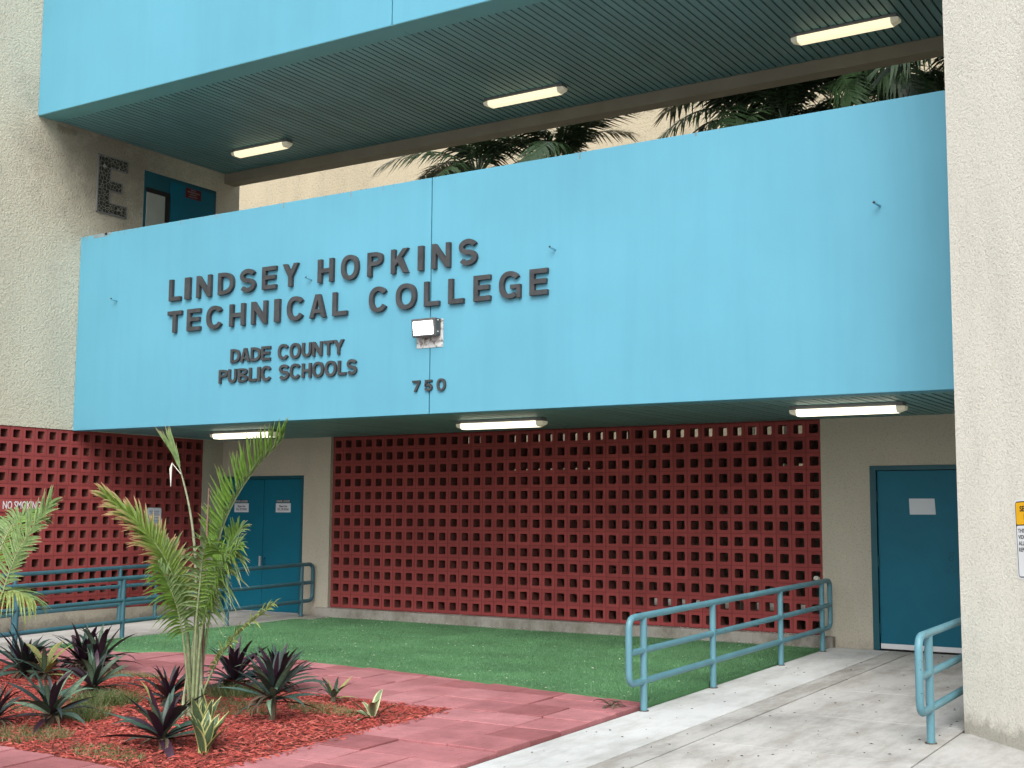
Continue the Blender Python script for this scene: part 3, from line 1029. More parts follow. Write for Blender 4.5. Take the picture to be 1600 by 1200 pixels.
ZD = 0.650 + H
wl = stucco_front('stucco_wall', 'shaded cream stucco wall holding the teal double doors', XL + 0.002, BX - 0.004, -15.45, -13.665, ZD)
fr = MB()
fr.box(-15.45, -15.40, YD - 0.008, YD + 0.12, 0.235, ZD).box(-13.715, -13.665, YD - 0.008, YD + 0.12, 0.235, ZD).box(-15.40, -13.715, YD - 0.006, YD + 0.12, ZD - 0.05, ZD)
fr.build('door_frame', M['frame'], wl)
for a, b in ((-15.397, -14.566), (-14.556, -13.718)):
    d = MB().box(a, b, YD + 0.045, YD + 0.09, 0.25, ZD - 0.055).build('door', M['door'], wl, bevel=0.003)
    for z in (0.5, 1.35, 2.15):
        xh = a - 0.004 if a < -15 else b - 0.012
        MB().box(xh, xh + 0.016, YD + 0.030, YD + 0.044, z, z + 0.11).build('hinge', M['frame'], d)
    if a < -15:
        MB().box(-14.605, -14.585, YD + 0.01, YD + 0.044, 0.93, 1.13).build('handle', M['metal'], d)
    else:
        MB().tube([(-14.50, YD + 0.044, 1.0), (-14.50, YD + 0.0, 1.0), (-14.50, YD + 0.0, 1.10), (-14.50, YD + 0.044, 1.10)], 0.008, 8).build('handle', M['frame'], d)
MB().box(-14.566 + 0.0005, -14.556 - 0.0005, YD + 0.07, YD + 0.1, 0.25, ZD - 0.055).build('astragal', M['sign_black'], wl)
MB().box(-15.4, -13.71, YD - 0.02, YD + 0.12, 0.225, 0.248).build('threshold', M['metal'], wl)
R3, U3 = (1, 0, 0), (0, 0, 1)
for x0, lab in ((-15.215, 'white paper notice taped to the door leaf against the ramp wall'), (-14.290, 'white paper notice taped to the door leaf beside the long block wall')):
    s = thing('door_notice', lab, 'notice', (x0 + 0.16, YD + 0.044, 0.14 + H), 'notices on the double doors')
    yy = YD + 0.0445
    MB().box(x0, x0 + 0.32, yy - 0.0025, yy, 0.060 + H, 0.205 + H).build('sheet', M['paper'], s)
    MB().box(x0 + 0.01, x0 + 0.31, yy - 0.002, yy, 0.215 + H, 0.262 + H).build('header', M['sign_black'], s)
    text('lettering', 'DOOR LOCKED', (x0 + 0.16, yy - 0.0025, 0.222 + H), R3, U3, 0.034, M['paper'], s, 0.28, 0.001, 0.01, True)
    text('lettering', 'Please Use', (x0 + 0.16, yy - 0.003, 0.142 + H), R3, U3, 0.034, M['sign_black'], s, 0.17, 0.001, 0.02, True)
    text('lettering', 'U.S. 7th Street', (x0 + 0.16, yy - 0.003, 0.100 + H), R3, U3, 0.032, M['sign_black'], s, 0.24, 0.001, 0.02, True)
    MB().box(x0 + 0.035, x0 + 0.285, yy - 0.004, yy - 0.0025, 0.090 + H, 0.094 + H).build('underline', M['sign_black'], s)

XB1 = BX + NC * P
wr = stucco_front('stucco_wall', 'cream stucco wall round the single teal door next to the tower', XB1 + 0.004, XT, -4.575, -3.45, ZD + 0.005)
fr = MB()
zt = ZD + 0.003
fr.box(-4.573, -4.50, YD - 0.010, YD + 0.12, 0.24, zt).box(-3.525, -3.452, YD - 0.010, YD + 0.12, 0.24, zt).box(-4.50, -3.525, YD - 0.008, YD + 0.12, zt - 0.055, zt)
fr.build('door_frame', M['frame'], wr)
d = MB().box(-4.494, -3.531, YD + 0.030, YD + 0.075, 0.30, zt - 0.061).build('door', M['door'], wr, bevel=0.003)
for z in (0.42, 1.22, 2.0):
    MB().tube([(-4.497, YD + 0.016, z), (-4.497, YD + 0.016, z + 0.13)], 0.011, 8).build('hinge', M['frame'], d)
MB().box(-4.49, -3.535, YD + 0.022, YD + 0.0295, 0.255, 0.315).build('kick_strip', M['white'], d)
lk = MB()
for k_ in range(14):
    a0, a1 = 2 * math.pi * k_ / 16 + 0.6, 2 * math.pi * (k_ + 1) / 16 + 0.6
    lk.tube([(-3.645 + 0.028 * math.cos(a0), YD + 0.028, 1.34 + 0.028 * math.sin(a0)), (-3.645 + 0.028 * math.cos(a1), YD + 0.028, 1.34 + 0.028 * math.sin(a1))], 0.004, 6)
lk.build('lock_ring', M['frame'], d)
for q in ((-3.66, 1.40), (-3.62, 1.405), (-3.645, 1.245), (-3.685, 1.19), (-3.61, 1.19)):
    MB().tube([(q[0], YD + 0.029, q[1]), (q[0], YD + 0.022, q[1])], 0.006, 8).build('bolt', M['sign_black'], d)
sh = MB()
sh.add([(-4.118, YD + 0.0285, 0.258 + H), (-3.820, YD + 0.0285, 0.257 + H), (-3.810, YD + 0.0285, 0.069 + H), (-4.112, YD + 0.0285, 0.068 + H),
        (-4.118, YD + 0.0298, 0.258 + H), (-3.820, YD + 0.0298, 0.257 + H), (-3.810, YD + 0.0298, 0.069 + H), (-4.112, YD + 0.0298, 0.068 + H)],
       [(3, 2, 1, 0), (4, 5, 6, 7), (0, 1, 5, 4), (1, 2, 6, 5), (2, 3, 7, 6), (3, 0, 4, 7)])
tag(sh.build('paper_sheet', M['paper'], loc=(-3.965, YD + 0.029, 0.16 + H)), 'blank white paper sheet stuck on the single teal door', 'paper')

# ------------------------------------------------------------------ dim hall behind the long block wall
hall = thing('hall', 'dark covered hall seen through the holes of the long block wall', 'building', (-9, 18, 0.2))
YH = 21.0
hw = MB()
z1 = 1.95 + H
ops = [(-14.7, -6.3, 1.40 + H, 1.78 + H), (-13.75, -11.6, 0.915 + H, 0.955 + H), (-7.9, -6.6, 0.905 + H, 0.965 + H), (-10.4, -6.6, 0.10, 0.34)]
xs = sorted({XL, XT, *[o[0] for o in ops], *[o[1] for o in ops]})
zs = sorted({0.0, z1, *[o[2] for o in ops], *[o[3] for o in ops]})
for xa, xb in zip(xs, xs[1:]):
    for za, zb in zip(zs, zs[1:]):
        if any(o[0] <= xa and xb <= o[1] and o[2] <= za and zb <= o[3] for o in ops):
            continue
        hw.box(xa, xb, YH, YH + 0.2, za, zb)
hw.build('back_wall', M['beam'], hall)
MB().box(XL, XT, 15.66, 21.0, 0.15, 0.22).build('floor', M['kerb'], hall)
MB().box(XL - 0.25, XL - 0.001, 15.952, 21.2, 0.0, 2.549 + H).build('added_side_wall', M['beam'], hall)  # unseen wall, added to stop daylight leaking into the hall
for x in (-12.1, -9.3, -6.2):
    MB().box(x - 0.16, x + 0.16, 18.4, 18.7, 0.22, 1.9 + H).build('column', M['beam'], hall)

# ------------------------------------------------------------------ lower walkway
low = thing('walkway_bridge', 'sky blue walkway parapet carrying the raised dark lettering', 'walkway', ((XL + XT) / 2, 13.7, ZS))
XR = XT + 0.02
for a, b in ((XL + 0.014, -8.966), (-8.952, XR)):
    MB().box(a, b, YP, YP + 0.22, ZS, ZPT).build('parapet_panel', M['blue'], low, bevel=0.006)
MB().box(-8.970, -8.948, YP + 0.012, YP + 0.20, ZS + 0.02, ZPT - 0.02).build('joint_filler', M['frame'], low)
# chipped top edge
ch = MB()
r = random.Random(31)
for i in range(60):
    x = XL + 0.05 + (r.random() ** 2.2) * 10.5
    w = r.uniform(0.004, 0.022)
    ch.box(x, x + w, YP - 0.0015, YP + 0.05, ZPT - 0.006 - 0.075 * r.random() ** 3, ZPT + 0.003)
for x, w, h in ((XL + 0.30, 0.30, 0.05), (XL + 0.55, 0.14, 0.03)):
    ch.box(x, x + w, YP - 0.002, YP + 0.05, ZPT - h, ZPT + 0.0035)
tag(ch.build('paint_chips', M['chip_grey'], low), kind='stuff')
MB().box(XL + 0.014, XR, YP + 0.22, YH + 0.2, 1.95 + H, 2.55 + H).build('deck', M['beam'], low)
ZT1 = ZS + 0.012
MB().box(XL + 0.014, XR, YP + 0.221, YP + 0.42, ZT1, ZT1 + 0.1).build('soffit_trim', M['trim'], low)
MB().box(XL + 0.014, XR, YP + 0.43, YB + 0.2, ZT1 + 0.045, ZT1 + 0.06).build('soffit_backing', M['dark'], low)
SP = 0.1016
def slats(parent, y0, y1, z):
    me = mesh('soffit_slat', *(lambda m: (m.v, m.f))(MB().box(-0.0402, 0.0402, -(y1 - y0) / 2, (y1 - y0) / 2, 0, 0.022)), M['soffit'])
    n = int((XR - XL) / SP)
    rr = random.Random(2)
    for i in range(n):
        x = XL + 0.075 + i * SP
        obj('soffit_slat', me, parent, Vector((x, (y0 + y1) / 2, z + rr.uniform(-0.0015, 0.0015))) - POS[parent.name])
slats(low, YP + 0.424, YD + 0.01, ZT1 + 0.004)

# ------------------------------------------------------------------ upper walkway
upp = thing('walkway_bridge', 'upper sky blue walkway with a dark slatted soffit above the mosaic letter', 'walkway', ((XL + XT) / 2, 13.4, ZU))
for a, b in ((XL + 0.014, -8.966), (-8.952, XR)):
    MB().box(a, b, YU, YU + 0.22, ZU, ZU + 2.9).build('parapet_panel', M['blue'], upp, bevel=0.006)
MB().box(-8.970, -8.948, YU + 0.012, YU + 0.20, ZU + 0.02, ZU + 2.88).build('joint_filler', M['frame'], upp)
for a, b in ((XL + 0.014, -8.962), (-8.956, XR)):
    MB().box(a, b, YU + 0.221, YU + 0.36, ZU + 0.006, ZU + 0.3).build('soffit_trim', M['trim'], upp)
MB().box(XL + 0.014, XR, YU + 0.005, YU + 0.2185, ZU - 0.004, ZU - 0.0005).build('drip_band', M['trim'], upp)
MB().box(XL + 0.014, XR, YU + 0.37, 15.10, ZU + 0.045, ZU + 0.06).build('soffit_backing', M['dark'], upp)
MB().box(XL + 0.014, XR, YU + 0.2225, 15.35, ZU + 0.31, ZU + 0.6).build('deck', M['beam'], upp)
MB().box(XL + 0.014, XR, 15.115, 15.36, ZU - 0.155, ZU + 0.305).build('edge_beam', M['beam'], upp)
slats(upp, YU + 0.364, 15.105, ZU + 0.008)

# ------------------------------------------------------------------ tower with a splayed corner
tw = thing('stucco_tower', 'pale stucco tower with a splayed corner carrying the security sign', 'building', (0.5, 12, 0.1))
MB().prism([(XT, 10.49), (-0.95, 9.004), (6.0, 9.004), (6.0, 32.0), (XT, 32.0)], -0.05, 13.5).build('wall', M['stucco_tower'], tw)
# courtyard end wall
cw = thing('courtyard_wall', 'sunlit beige stucco wall behind the courtyard palms', 'wall', (-9, 27, 0.2))
MB().box(-30.0, XT - 0.001, 27.0, 27.3, -0.05, 13.4).build('wall', stucco('stucco_court', (0.50, 0.44, 0.32), 20, 0.8, 0.02), cw)

# ------------------------------------------------------------------ raised lettering

def letter_pieces(c, w, h, s):
    """bold grotesque capitals as butted polygons in a w x h box, stroke s"""
    t = s * 0.90
    cx = w / 2
    R = lambda x0, y0, x1, y1: [(x0, y0), (x1, y0), (x1, y1), (x0, y1)]
    def sup(ox, oy, rx, ry, a, e):
        ca, sa = math.cos(a), math.sin(a)
        return (ox + rx * math.copysign(abs(ca) ** (2 / e), ca), oy + ry * math.copysign(abs(sa) ** (2 / e), sa))
    def ring(ox, oy, rx, ry, ix, iy, a0, a1, e=2.3, n=26, icy=0.0):
        out = []
        for i in range(n):
            a, b = rad(a0 + (a1 - a0) * i / n), rad(a0 + (a1 - a0) * (i + 1) / n)
            out.append([sup(ox, oy, rx, ry, a, e), sup(ox, oy, rx, ry, b, e), sup(ox, oy + icy, ix, iy, b, e), sup(ox, oy + icy, ix, iy, a, e)])
        return out
    def stroke_path(p, th):
        out, off = [], []
        for i, q in enumerate(p):
            a, b = p[max(0, i - 1)], p[min(len(p) - 1, i + 1)]
            dx, dy = b[0] - a[0], b[1] - a[1]
            l = math.hypot(dx, dy)
            off.append((-dy / l * th / 2, dx / l * th / 2))
        for (p0, o0), (p1, o1) in zip(zip(p, off), zip(p[1:], off[1:])):
            out.append([(p0[0] - o0[0], p0[1] - o0[1]), (p1[0] - o1[0], p1[1] - o1[1]), (p1[0] + o1[0], p1[1] + o1[1]), (p0[0] + o0[0], p0[1] + o0[1])])
        return out
    if c == 'I':
        return [R(0, 0, w, h)]
    if c == 'L':
        return [R(0, 0, s, h), R(s, 0, w, t)]
    if c == 'E':
        return [R(0, 0, s, h), R(s, 0, w, t), R(s, h - t, w, h), R(s, (h - t) / 2 + 0.02 * h, w * 0.93, (h + t) / 2 + 0.02 * h)]
    if c == 'T':
        return [R(0, h - t, w, h), R(cx - s / 2, 0, cx + s / 2, h - t)]
    if c == 'H':
        return [R(0, 0, s, h), R(w - s, 0, w, h), R(s, (h - t) / 2, w - s, (h + t) / 2)]
    if c == 'N':
        k = 1.75 * s
        return [R(0, 0, s * 0.95, h), R(w - s * 0.95, 0, w, h), [(s * 0.95, h), (s * 0.95, h - k), (w - s * 0.95, 0), (w - s * 0.95, k)]]
    if c == 'K':
        lo = lambda q: (s + (w - s) * q, 0.30 * h + 0.70 * h * q)
        return [R(0, 0, s, h), [(s, 0.30 * h), lo(0.22), lo(0.50), (w * 0.99, h), (w * 0.99 - 1.25 * s, h), (s, 0.55 * h)], [lo(0.22), (w - 1.2 * s, 0), (w, 0), lo(0.50)]]
    if c == 'Y':
        return [R(cx - s / 2, 0, cx + s / 2, 0.42 * h), [(0, h), (cx - s / 2, 0.42 * h), (cx, 0.42 * h), (cx, 0.64 * h), (1.15 * s, h)], [(w, h), (w - 1.15 * s, h), (cx, 0.64 * h), (cx, 0.42 * h), (cx + s / 2, 0.42 * h)]]
    if c == 'A':
        ix = lambda y: 1.08 * s + (cx - 1.08 * s) * y / (0.78 * h)
        y0, y1 = 0.20 * h, 0.20 * h + t * 0.9
        return [[(0, 0), (1.08 * s, 0), (cx, 0.78 * h), (cx, h), (cx - 0.62 * s, h)], [(w, 0), (cx + 0.62 * s, h), (cx, h), (cx, 0.78 * h), (w - 1.08 * s, 0)], [(ix(y0), y0), (w - ix(y0), y0), (w - ix(y1), y1), (ix(y1), y1)]]
    if c in 'O0':
        return ring(cx, h / 2, cx, h / 2, cx - s, h / 2 - t, 0, 360, 2.3, 44)
    if c == 'C':
        return ring(cx, h / 2, cx, h / 2, cx - s, h / 2 - t, 34, 326, 2.3, 36)
    if c == 'G':
        return ring(cx, h / 2, cx, h / 2, cx - s, h / 2 - t, 34, 306, 2.3, 34) + [R(w - s * 0.8, 0.0, w, 0.50 * h), R(cx * 1.06, 0.50 * h - t * 0.85, w - s * 0.8, 0.50 * h)]
    if c == 'D':
        return [R(0, 0, s, h)] + ring(s, h / 2, w - s, h / 2, w - 2 * s, h / 2 - t, -90, 90, 2.6, 26)
    if c == 'P':
        q = 0.57 * h
        return [R(0, 0, s, h)] + ring(s, h - q / 2, w - s, q / 2, w - 2 * s, q / 2 - t * 0.95, -90, 90, 2.9, 22)
    if c == 'B':
        return [R(0, 0, s, h)] + ring(s, 0.76 * h, (w - s) * 0.93, 0.24 * h, (w - s) * 0.93 - s, 0.24 * h - t * 0.72, -90, 90, 2.9, 20, -0.05 * s) + ring(s, 0.26 * h, w - s, 0.26 * h, w - 2 * s, 0.26 * h - t * 0.72, -90, 90, 2.9, 20, 0.05 * s)
    if c == 'U':
        q = cx
        return [R(0, q, s, h), R(w - s, q, w, h)] + ring(cx, q, cx, q, cx - s, q - t, 180, 360, 2.3, 24)
    if c == 'S':
        ry, rx = (h - s) / 4, (w - s) / 2
        p = [(cx + rx * math.cos(rad(a)), h - s / 2 - ry + ry * math.sin(rad(a))) for a in range(18, 271, 12)]
        p = p[:-1] + [(cx + rx * math.cos(rad(a)), s / 2 + ry + ry * math.sin(rad(a))) for a in range(86, -163, -12)]
        return stroke_path(p, s * 0.97)
    if c == '7':
        return [R(0, h - t, w, h), [(w * 0.20, 0), (w * 0.20 + 1.2 * s, 0), (w, h - t), (w - 1.25 * s, h - t)]]
    if c == '5':
        ry = 0.33 * h - s / 2
        p = [(cx + (w - s) / 2 * math.cos(rad(a)), s / 2 + ry + ry * math.sin(rad(a))) for a in range(140, -163, -13)]
        return [R(w * 0.12, h - t, w * 0.95, h), [(w * 0.06, 0.40 * h), (w * 0.06 + s, 0.44 * h), (w * 0.12 + s, h - t), (w * 0.12, h - t)]] + stroke_path(p, s * 0.95)
    return [R(0, 0, w, h)]

def block_letter(c, x, z, w, h, s, depth, parent):
    mb = MB()
    s = min(s, w * 0.42) if c != 'I' else w
    y0 = YP - 0.004
    for i, poly in enumerate(letter_pieces(c, w, h, s)):
        area = sum(a[0] * b[1] - b[0] * a[1] for a, b in zip(poly, poly[1:] + poly[:1]))
        if area < 0:
            poly = poly[::-1]
        n = len(poly)
        d = depth - (0.0006 if c in 'G5' and len(poly) == 4 and i > 33 else 0)
        v = [(x + a, y0 - d, z + b) for a, b in poly] + [(x + a, y0, z + b) for a, b in poly]
        mb.add(v, [tuple(range(n)), tuple(range(2 * n - 1, n - 1, -1))] + [(i_, n + i_, n + (i_ + 1) % n, (i_ + 1) % n) for i_ in range(n)])
    return mb.build('letter', M['letter'], parent)

YL = YP
def lettering(label, rows, z, h, depth, stroke=0.205):
    xs_ = [q for _, b in rows for q in b]
    o = thing('sign_lettering', label, 'lettering', ((xs_[0][0] + xs_[-1][1]) / 2, YP, z + H))
    for txt, boxes in rows:
        for ch_, (a, b) in zip(txt, boxes):
            over = 0.008 if ch_ in 'OSCGQ0' else 0.0
            block_letter(ch_, a, z + H - over, b - a, h + 2 * over, h * stroke, depth, o)
    return o
lettering('top line of large dark raised letters on the lower blue parapet',
    [('LINDSEYHO', [(-13.474, -13.25), (-13.164, -13.063), (-12.933, -12.657), (-12.52, -12.232), (-12.108, -11.832), (-11.704, -11.457), (-11.34, -11.072), (-10.732, -10.475), (-10.343, -10.061)]),
     ('PKINS', [(-9.914, -9.676), (-9.541, -9.277), (-9.127, -9.049), (-8.915, -8.649), (-8.518, -8.258)])], 2.988, 0.305, 0.045)
lettering('second line of large dark raised letters ending above the floodlight',
    [('TECHNICAL', [(-13.487, -13.214), (-13.099, -12.845), (-12.721, -12.418), (-12.286, -12.011), (-11.885, -11.608), (-11.472, -11.381), (-11.247, -10.959), (-10.86, -10.586), (-10.473, -10.239)]),
     ('COLLEGE', [(-9.878, -9.591), (-9.456, -9.15), (-9.026, -8.803), (-8.665, -8.447), (-8.3, -8.066), (-7.939, -7.648), (-7.521, -7.284)])], 2.536, 0.305, 0.045)
lettering('upper of the two lines of smaller dark raised letters on the blue parapet',
    [('DADECOUNTY', [(-12.257, -12.086), (-12.077, -11.904), (-11.886, -11.712), (-11.696, -11.537), (-11.401, -11.211), (-11.193, -11.012), (-10.984, -10.827), (-10.805, -10.644), (-10.616, -10.461), (-10.456, -10.288)])], 2.042, 0.187, 0.030)
lettering('lowest line of smaller dark raised letters on the blue parapet',
    [('PUBLICSCHOOLS', [(-12.465, -12.305), (-12.293, -12.139), (-12.104, -11.94), (-11.91, -11.776), (-11.76, -11.709), (-11.686, -11.511), (-11.373, -11.204), (-11.184, -11.003), (-10.979, -10.823), (-10.797, -10.614), (-10.587, -10.402), (-10.375, -10.245), (-10.229, -10.069)])], 1.775, 0.185, 0.030)
lettering('raised street number 750 below the floodlight', [('750', [(-9.197, -9.082), (-9.023, -8.9), (-8.832, -8.706)])], 1.508, 0.135, 0.025)

# leftover anchor pins
for x, z, s, lab in ((-14.602, 3.10, 0.055, 'bent anchor pin on the blue parapet beside the cream wing'), (-10.87, 3.053, 0.05, 'bent anchor pin between the two words of the top lettering'),
                     (-7.201, 3.048, 0.05, 'bent anchor pin beyond the end of the lettering'), (-3.492, 3.078, 0.06, 'anchor pin with black tip on the bare blue parapet by the tower')):
    o = thing('anchor_pin', lab, 'pin', (x, YP, z + H), 'leftover anchor pins')
    MB().tube([(x, YP, z + H), (x - 0.01, YP - s, z + H + 0.005), (x - 0.03, YP - s * 1.4, z + H + 0.02)], 0.011, 8).build('shank', M['blue'], o, smooth=True)
    MB().tube([(x - 0.03, YP - s * 1.4, z + H + 0.02), (x - 0.038, YP - s * 1.6, z + H + 0.028)], 0.013, 8).build('tip', M['letter'], o, smooth=True)

# floodlight
fl = thing('floodlight', 'lit wall floodlight on a peeling white plate below the lettering', 'floodlight', (-8.97, YP, 2.2 + H))
MB().box(-9.150, -8.760, YP - 0.008, YP, 2.035 + H, 2.375 + H).build('back_plate', M['plate'], fl)
bd = MB()
x0, x1, zl, zh = -9.140, -8.790, 2.150 + H, 2.380 + H
yf = YP - 0.115
bd.add([(x0, YP - 0.0085, zl + 0.02), (x1, YP - 0.0085, zl + 0.02), (x1, YP - 0.0085, zh), (x0, YP - 0.0085, zh), (x0 - 0.005, yf, zl), (x1 + 0.005, yf, zl), (x1 + 0.005, yf - 0.03, zh - 0.004), (x0 - 0.005, yf - 0.03, zh - 0.004)],
       [(0, 3, 2, 1), (4, 5, 6, 7), (0, 1, 5, 4), (1, 2, 6, 5), (2, 3, 7, 6), (3, 0, 4, 7)])
hs_ = bd.build('housing', M['flood_body'], fl, bevel=0.015)
ln = MB()
ln.add([(x0 + 0.024, yf - 0.004, zl + 0.030), (x1 - 0.032, yf - 0.004, zl + 0.030), (x1 - 0.032, yf - 0.028, zh - 0.040), (x0 + 0.024, yf - 0.028, zh - 0.040),
        (x0 + 0.034, yf - 0.018, zl + 0.040), (x1 - 0.044, yf - 0.018, zl + 0.040), (x1 - 0.044, yf - 0.040, zh - 0.050), (x0 + 0.034, yf - 0.040, zh - 0.050)],
       [(4, 5, 6, 7), (0, 1, 5, 4), (1, 2, 6, 5), (2, 3, 7, 6), (3, 0, 4, 7)])
ln.build('lens', M['flood'], hs_)
for q in (zl + 0.06, zh - 0.03):
    MB().tube([(x1 + 0.004, yf + 0.03, q), (x1 + 0.014, yf + 0.03, q)], 0.008, 8).build('screw', M['white'], hs_)

# fluorescent battens
def batten(x0, x1, y, z, tube_mat, label, group):
    o = thing('fluorescent_light', label, 'light', ((x0 + x1) / 2, y, z), group)
    MB().box(x0, x1, y - 0.075, y + 0.075, z - 0.045, z).build('housing', M['grey'], o, bevel=0.006)
    prof = [(-0.085, -0.046), (-0.085, -0.085), (-0.06, -0.115), (0.06, -0.115), (0.085, -0.085), (0.085, -0.046)]
    n = len(prof)
    a, b = x0 + 0.07, x1 - 0.07
    v = [(a, y + p_, z + q_) for p_, q_ in prof] + [(b, y + p_, z + q_) for p_, q_ in prof]
    MB().add(v, [(i, i + 1, n + i + 1, n + i) for i in range(n - 1)]).build('diffuser', tube_mat, o)
    for xa, xb in ((x0 - 0.015, a - 0.001), (b + 0.001, x1 + 0.015)):
        s0, s1 = (0.75, 1.0) if xa < a else (1.0, 0.75)
        v = [(xa, y + p_ * s0, z + q_ * (s0 if q_ < -0.05 else 1)) for p_, q_ in prof] + [(xb, y + p_ * s1, z + q_ * (s1 if q_ < -0.05 else 1)) for p_, q_ in prof]
        MB().add(v, [tuple(range(n - 1, -1, -1)), tuple(range(n, 2 * n))] + [(i, (i + 1) % n, n + (i + 1) % n, n + i) for i in range(n)]).build('end_cap', M['lens_dim'], o)
zl = ZT1 + 0.003
ZU2 = ZU + 0.006
batten(-14.30, -13.14, 14.18, ZU2, M['tube_up'], 'lit warm batten light on the upper soffit near the mosaic letter', 'lights on the upper soffit')
batten(-9.50, -8.25, 14.22, ZU2, M['tube_up'], 'lit warm batten light midway along the upper soffit', 'lights on the upper soffit')
batten(-5.04, -3.79, 14.18, ZU2, M['tube_up'], 'lit warm batten light on the upper soffit beside the tower', 'lights on the upper soffit')
batten(-13.85, -12.58, 13.48, zl, M['tube_low'], 'bright batten light under the lower soffit before the double doors', 'lights on the lower soffit')
batten(-9.37, -8.09, 13.46, zl, M['tube_low'], 'bright batten light under the lower soffit before the long block wall', 'lights on the lower soffit')
batten(-4.86, -3.63, 13.43, zl, M['tube_low'], 'bright batten light under the lower soffit before the single door', 'lights on the lower soffit')

# ------------------------------------------------------------------ signs
s = thing('parking_notice', 'small white metal notice with blue print on the red block screen', 'sign', (XL, 13.84, -0.1 + H))
def rounded(w, h, rr, n=4):
    pts = []
    for cx, cy, a0 in ((w - rr, rr, -90), (w - rr, h - rr, 0), (rr, h - rr, 90), (rr, rr, 180)):
        for i in range(n + 1):
            a = rad(a0 + 90 * i / n)
            pts.append((cx + rr * math.cos(a), cy + rr * math.sin(a)))
    return pts
yz_prism(rounded(0.30, 0.455, 0.035), 13.69, -0.333 + H, XL + 0.002, XL + 0.008).build('plate', M['grey'], s)
yz_prism(rounded(0.284, 0.439, 0.028), 13.698, -0.325 + H, XL + 0.0081, XL + 0.0095).build('face', M['paper'], s)
face_ = bpy.data.objects[list(POS)[-1]]
MB().box(XL + 0.0096, XL + 0.011, 13.725, 13.955, -0.045 + H, 0.008 + H).build('band', M['sign_black'], s)
MB().box(XL + 0.0111, XL + 0.0118, 13.732, 13.760, -0.036 + H, -0.001 + H).build('band_mark', M['white'], s)
MB().box(XL + 0.0111, XL + 0.0118, 13.776, 13.948, -0.036 + H, -0.001 + H).build('band_field', M['white'], s)
for i, (z, w) in enumerate(((0.062, 0.20), (0.034, 0.17), (-0.080, 0.19), (-0.108, 0.17), (-0.136, 0.22), (-0.178, 0.20), (-0.206, 0.12), (-0.234, 0.22))):
    q = MB()
    rr = random.Random(i)
    a = 13.84 - w / 2
    while a < 13.84 + w / 2 - 0.01:
        l = rr.uniform(0.006, 0.016)
        q.box(XL + 0.0096, XL + 0.0103, a, a + l, z + H - 0.007, z + H + 0.007)
        a += l + 0.005
    q.build('print_line', M['sign_blue'], face_)
for z in (0.098, -0.302):
    MB().tube([(XL + 0.009, 13.84, z + H), (XL + 0.014, 13.84, z + H)], 0.006, 8).build('screw', M['grey'], s)

s = thing('no_smoking_sign', 'red plate with white NO SMOKING lettering on the red block screen', 'sign', (XL, 11.42, 0.12 + H))
MB().box(XL + 0.002, XL + 0.008, 11.06, 11.80, 0.030 + H, 0.215 + H).build('plate', M['sign_plate'], s)
text('lettering', 'NO SMOKING', (XL + 0.008, 11.11, 0.072 + H), (0, 1, 0), U3, 0.112, M['white'], s, 0.62, 0.002, 0.01)

# security sign on the splayed corner
n45 = Vector((-1, -1, 0)).normalized()
r45 = Vector((1, -1, 0)).normalized()
so = Vector((-1.913, 9.967, -0.426 + H))
tl = math.radians(-2.0)
up45 = (Vector((0, 0, 1)) * math.cos(tl) + r45 * math.sin(tl)).normalized()
rt45 = (r45 * math.cos(tl) - Vector((0, 0, 1)) * math.sin(tl)).normalized()
s = thing('security_sign', 'amber and white security notice screwed to the splayed corner of the tower', 'sign', so + r45 * 0.2)
so = so + r45 * 0.035
def on45(poly, d0, d1):
    n = len(poly)
    v = [so + rt45 * a + up45 * b + n45 * d0 for a, b in poly] + [so + rt45 * a + up45 * b + n45 * d1 for a, b in poly]
    return MB().add(v, [tuple(range(n - 1, -1, -1)), tuple(range(n, 2 * n))] + [(i, (i + 1) % n, n + (i + 1) % n, n + i) for i in range(n)])
def rect(x, y, w, h, rr):
    return [(a + x, b + y) for a, b in rounded(w, h, rr)]
on45(rect(0, 0, 0.40, 0.58, 0.03), 0.001, 0.005).build('plate', M['white'], s)
on45(rect(0.012, 0.012, 0.376, 0.556, 0.025), 0.005, 0.0058).build('border', M['sign_black'], s)
on45(rect(0.020, 0.398, 0.36, 0.162, 0.015), 0.0058, 0.0066).build('amber_panel', M['sign_yellow'], s)
on45(rect(0.020, 0.020, 0.36, 0.370, 0.015), 0.0058, 0.0066).build('white_panel', M['white'], s)
def w45(t_, x, y, h, w, off=0.02):
    text('lettering', t_, so + rt45 * x + up45 * y + n45 * 0.0066, rt45, up45, h, M['sign_black'], s, w, 0.0008, off)
w45('SECURITY', 0.068, 0.492, 0.042, 0.265, 0.03)
w45('NOTICE', 0.115, 0.432, 0.042, 0.17, 0.03)
w45('THIS AREA', 0.034, 0.338, 0.030, 0.20)
w45('VIDEO', 0.034, 0.292, 0.030, 0.115)
w45('ALL', 0.034, 0.246, 0.030, 0.070)
w45('REPORT', 0.034, 0.200, 0.030, 0.145)
on45([(0.10, 0.120), (0.16, 0.08), (0.16, 0.105), (0.25, 0.105), (0.25, 0.135), (0.16, 0.135), (0.16, 0.16)], 0.0066, 0.0074).build('arrow', M['sign_black'], s)

# ------------------------------------------------------------------ handrails
def bend(a, b, c, rr, n=5):
    a, b, c = Vector(a), Vector(b), Vector(c)
    u, w = (a - b).normalized(), (c - b).normalized()
    p0, p1 = b + u * rr, b + w * rr
    out = []
    for i in range(n + 1):
        t_ = i / n
        out.append(p0 * (1 - t_) ** 2 + b * 2 * t_ * (1 - t_) + p1 * t_ ** 2)
    return out

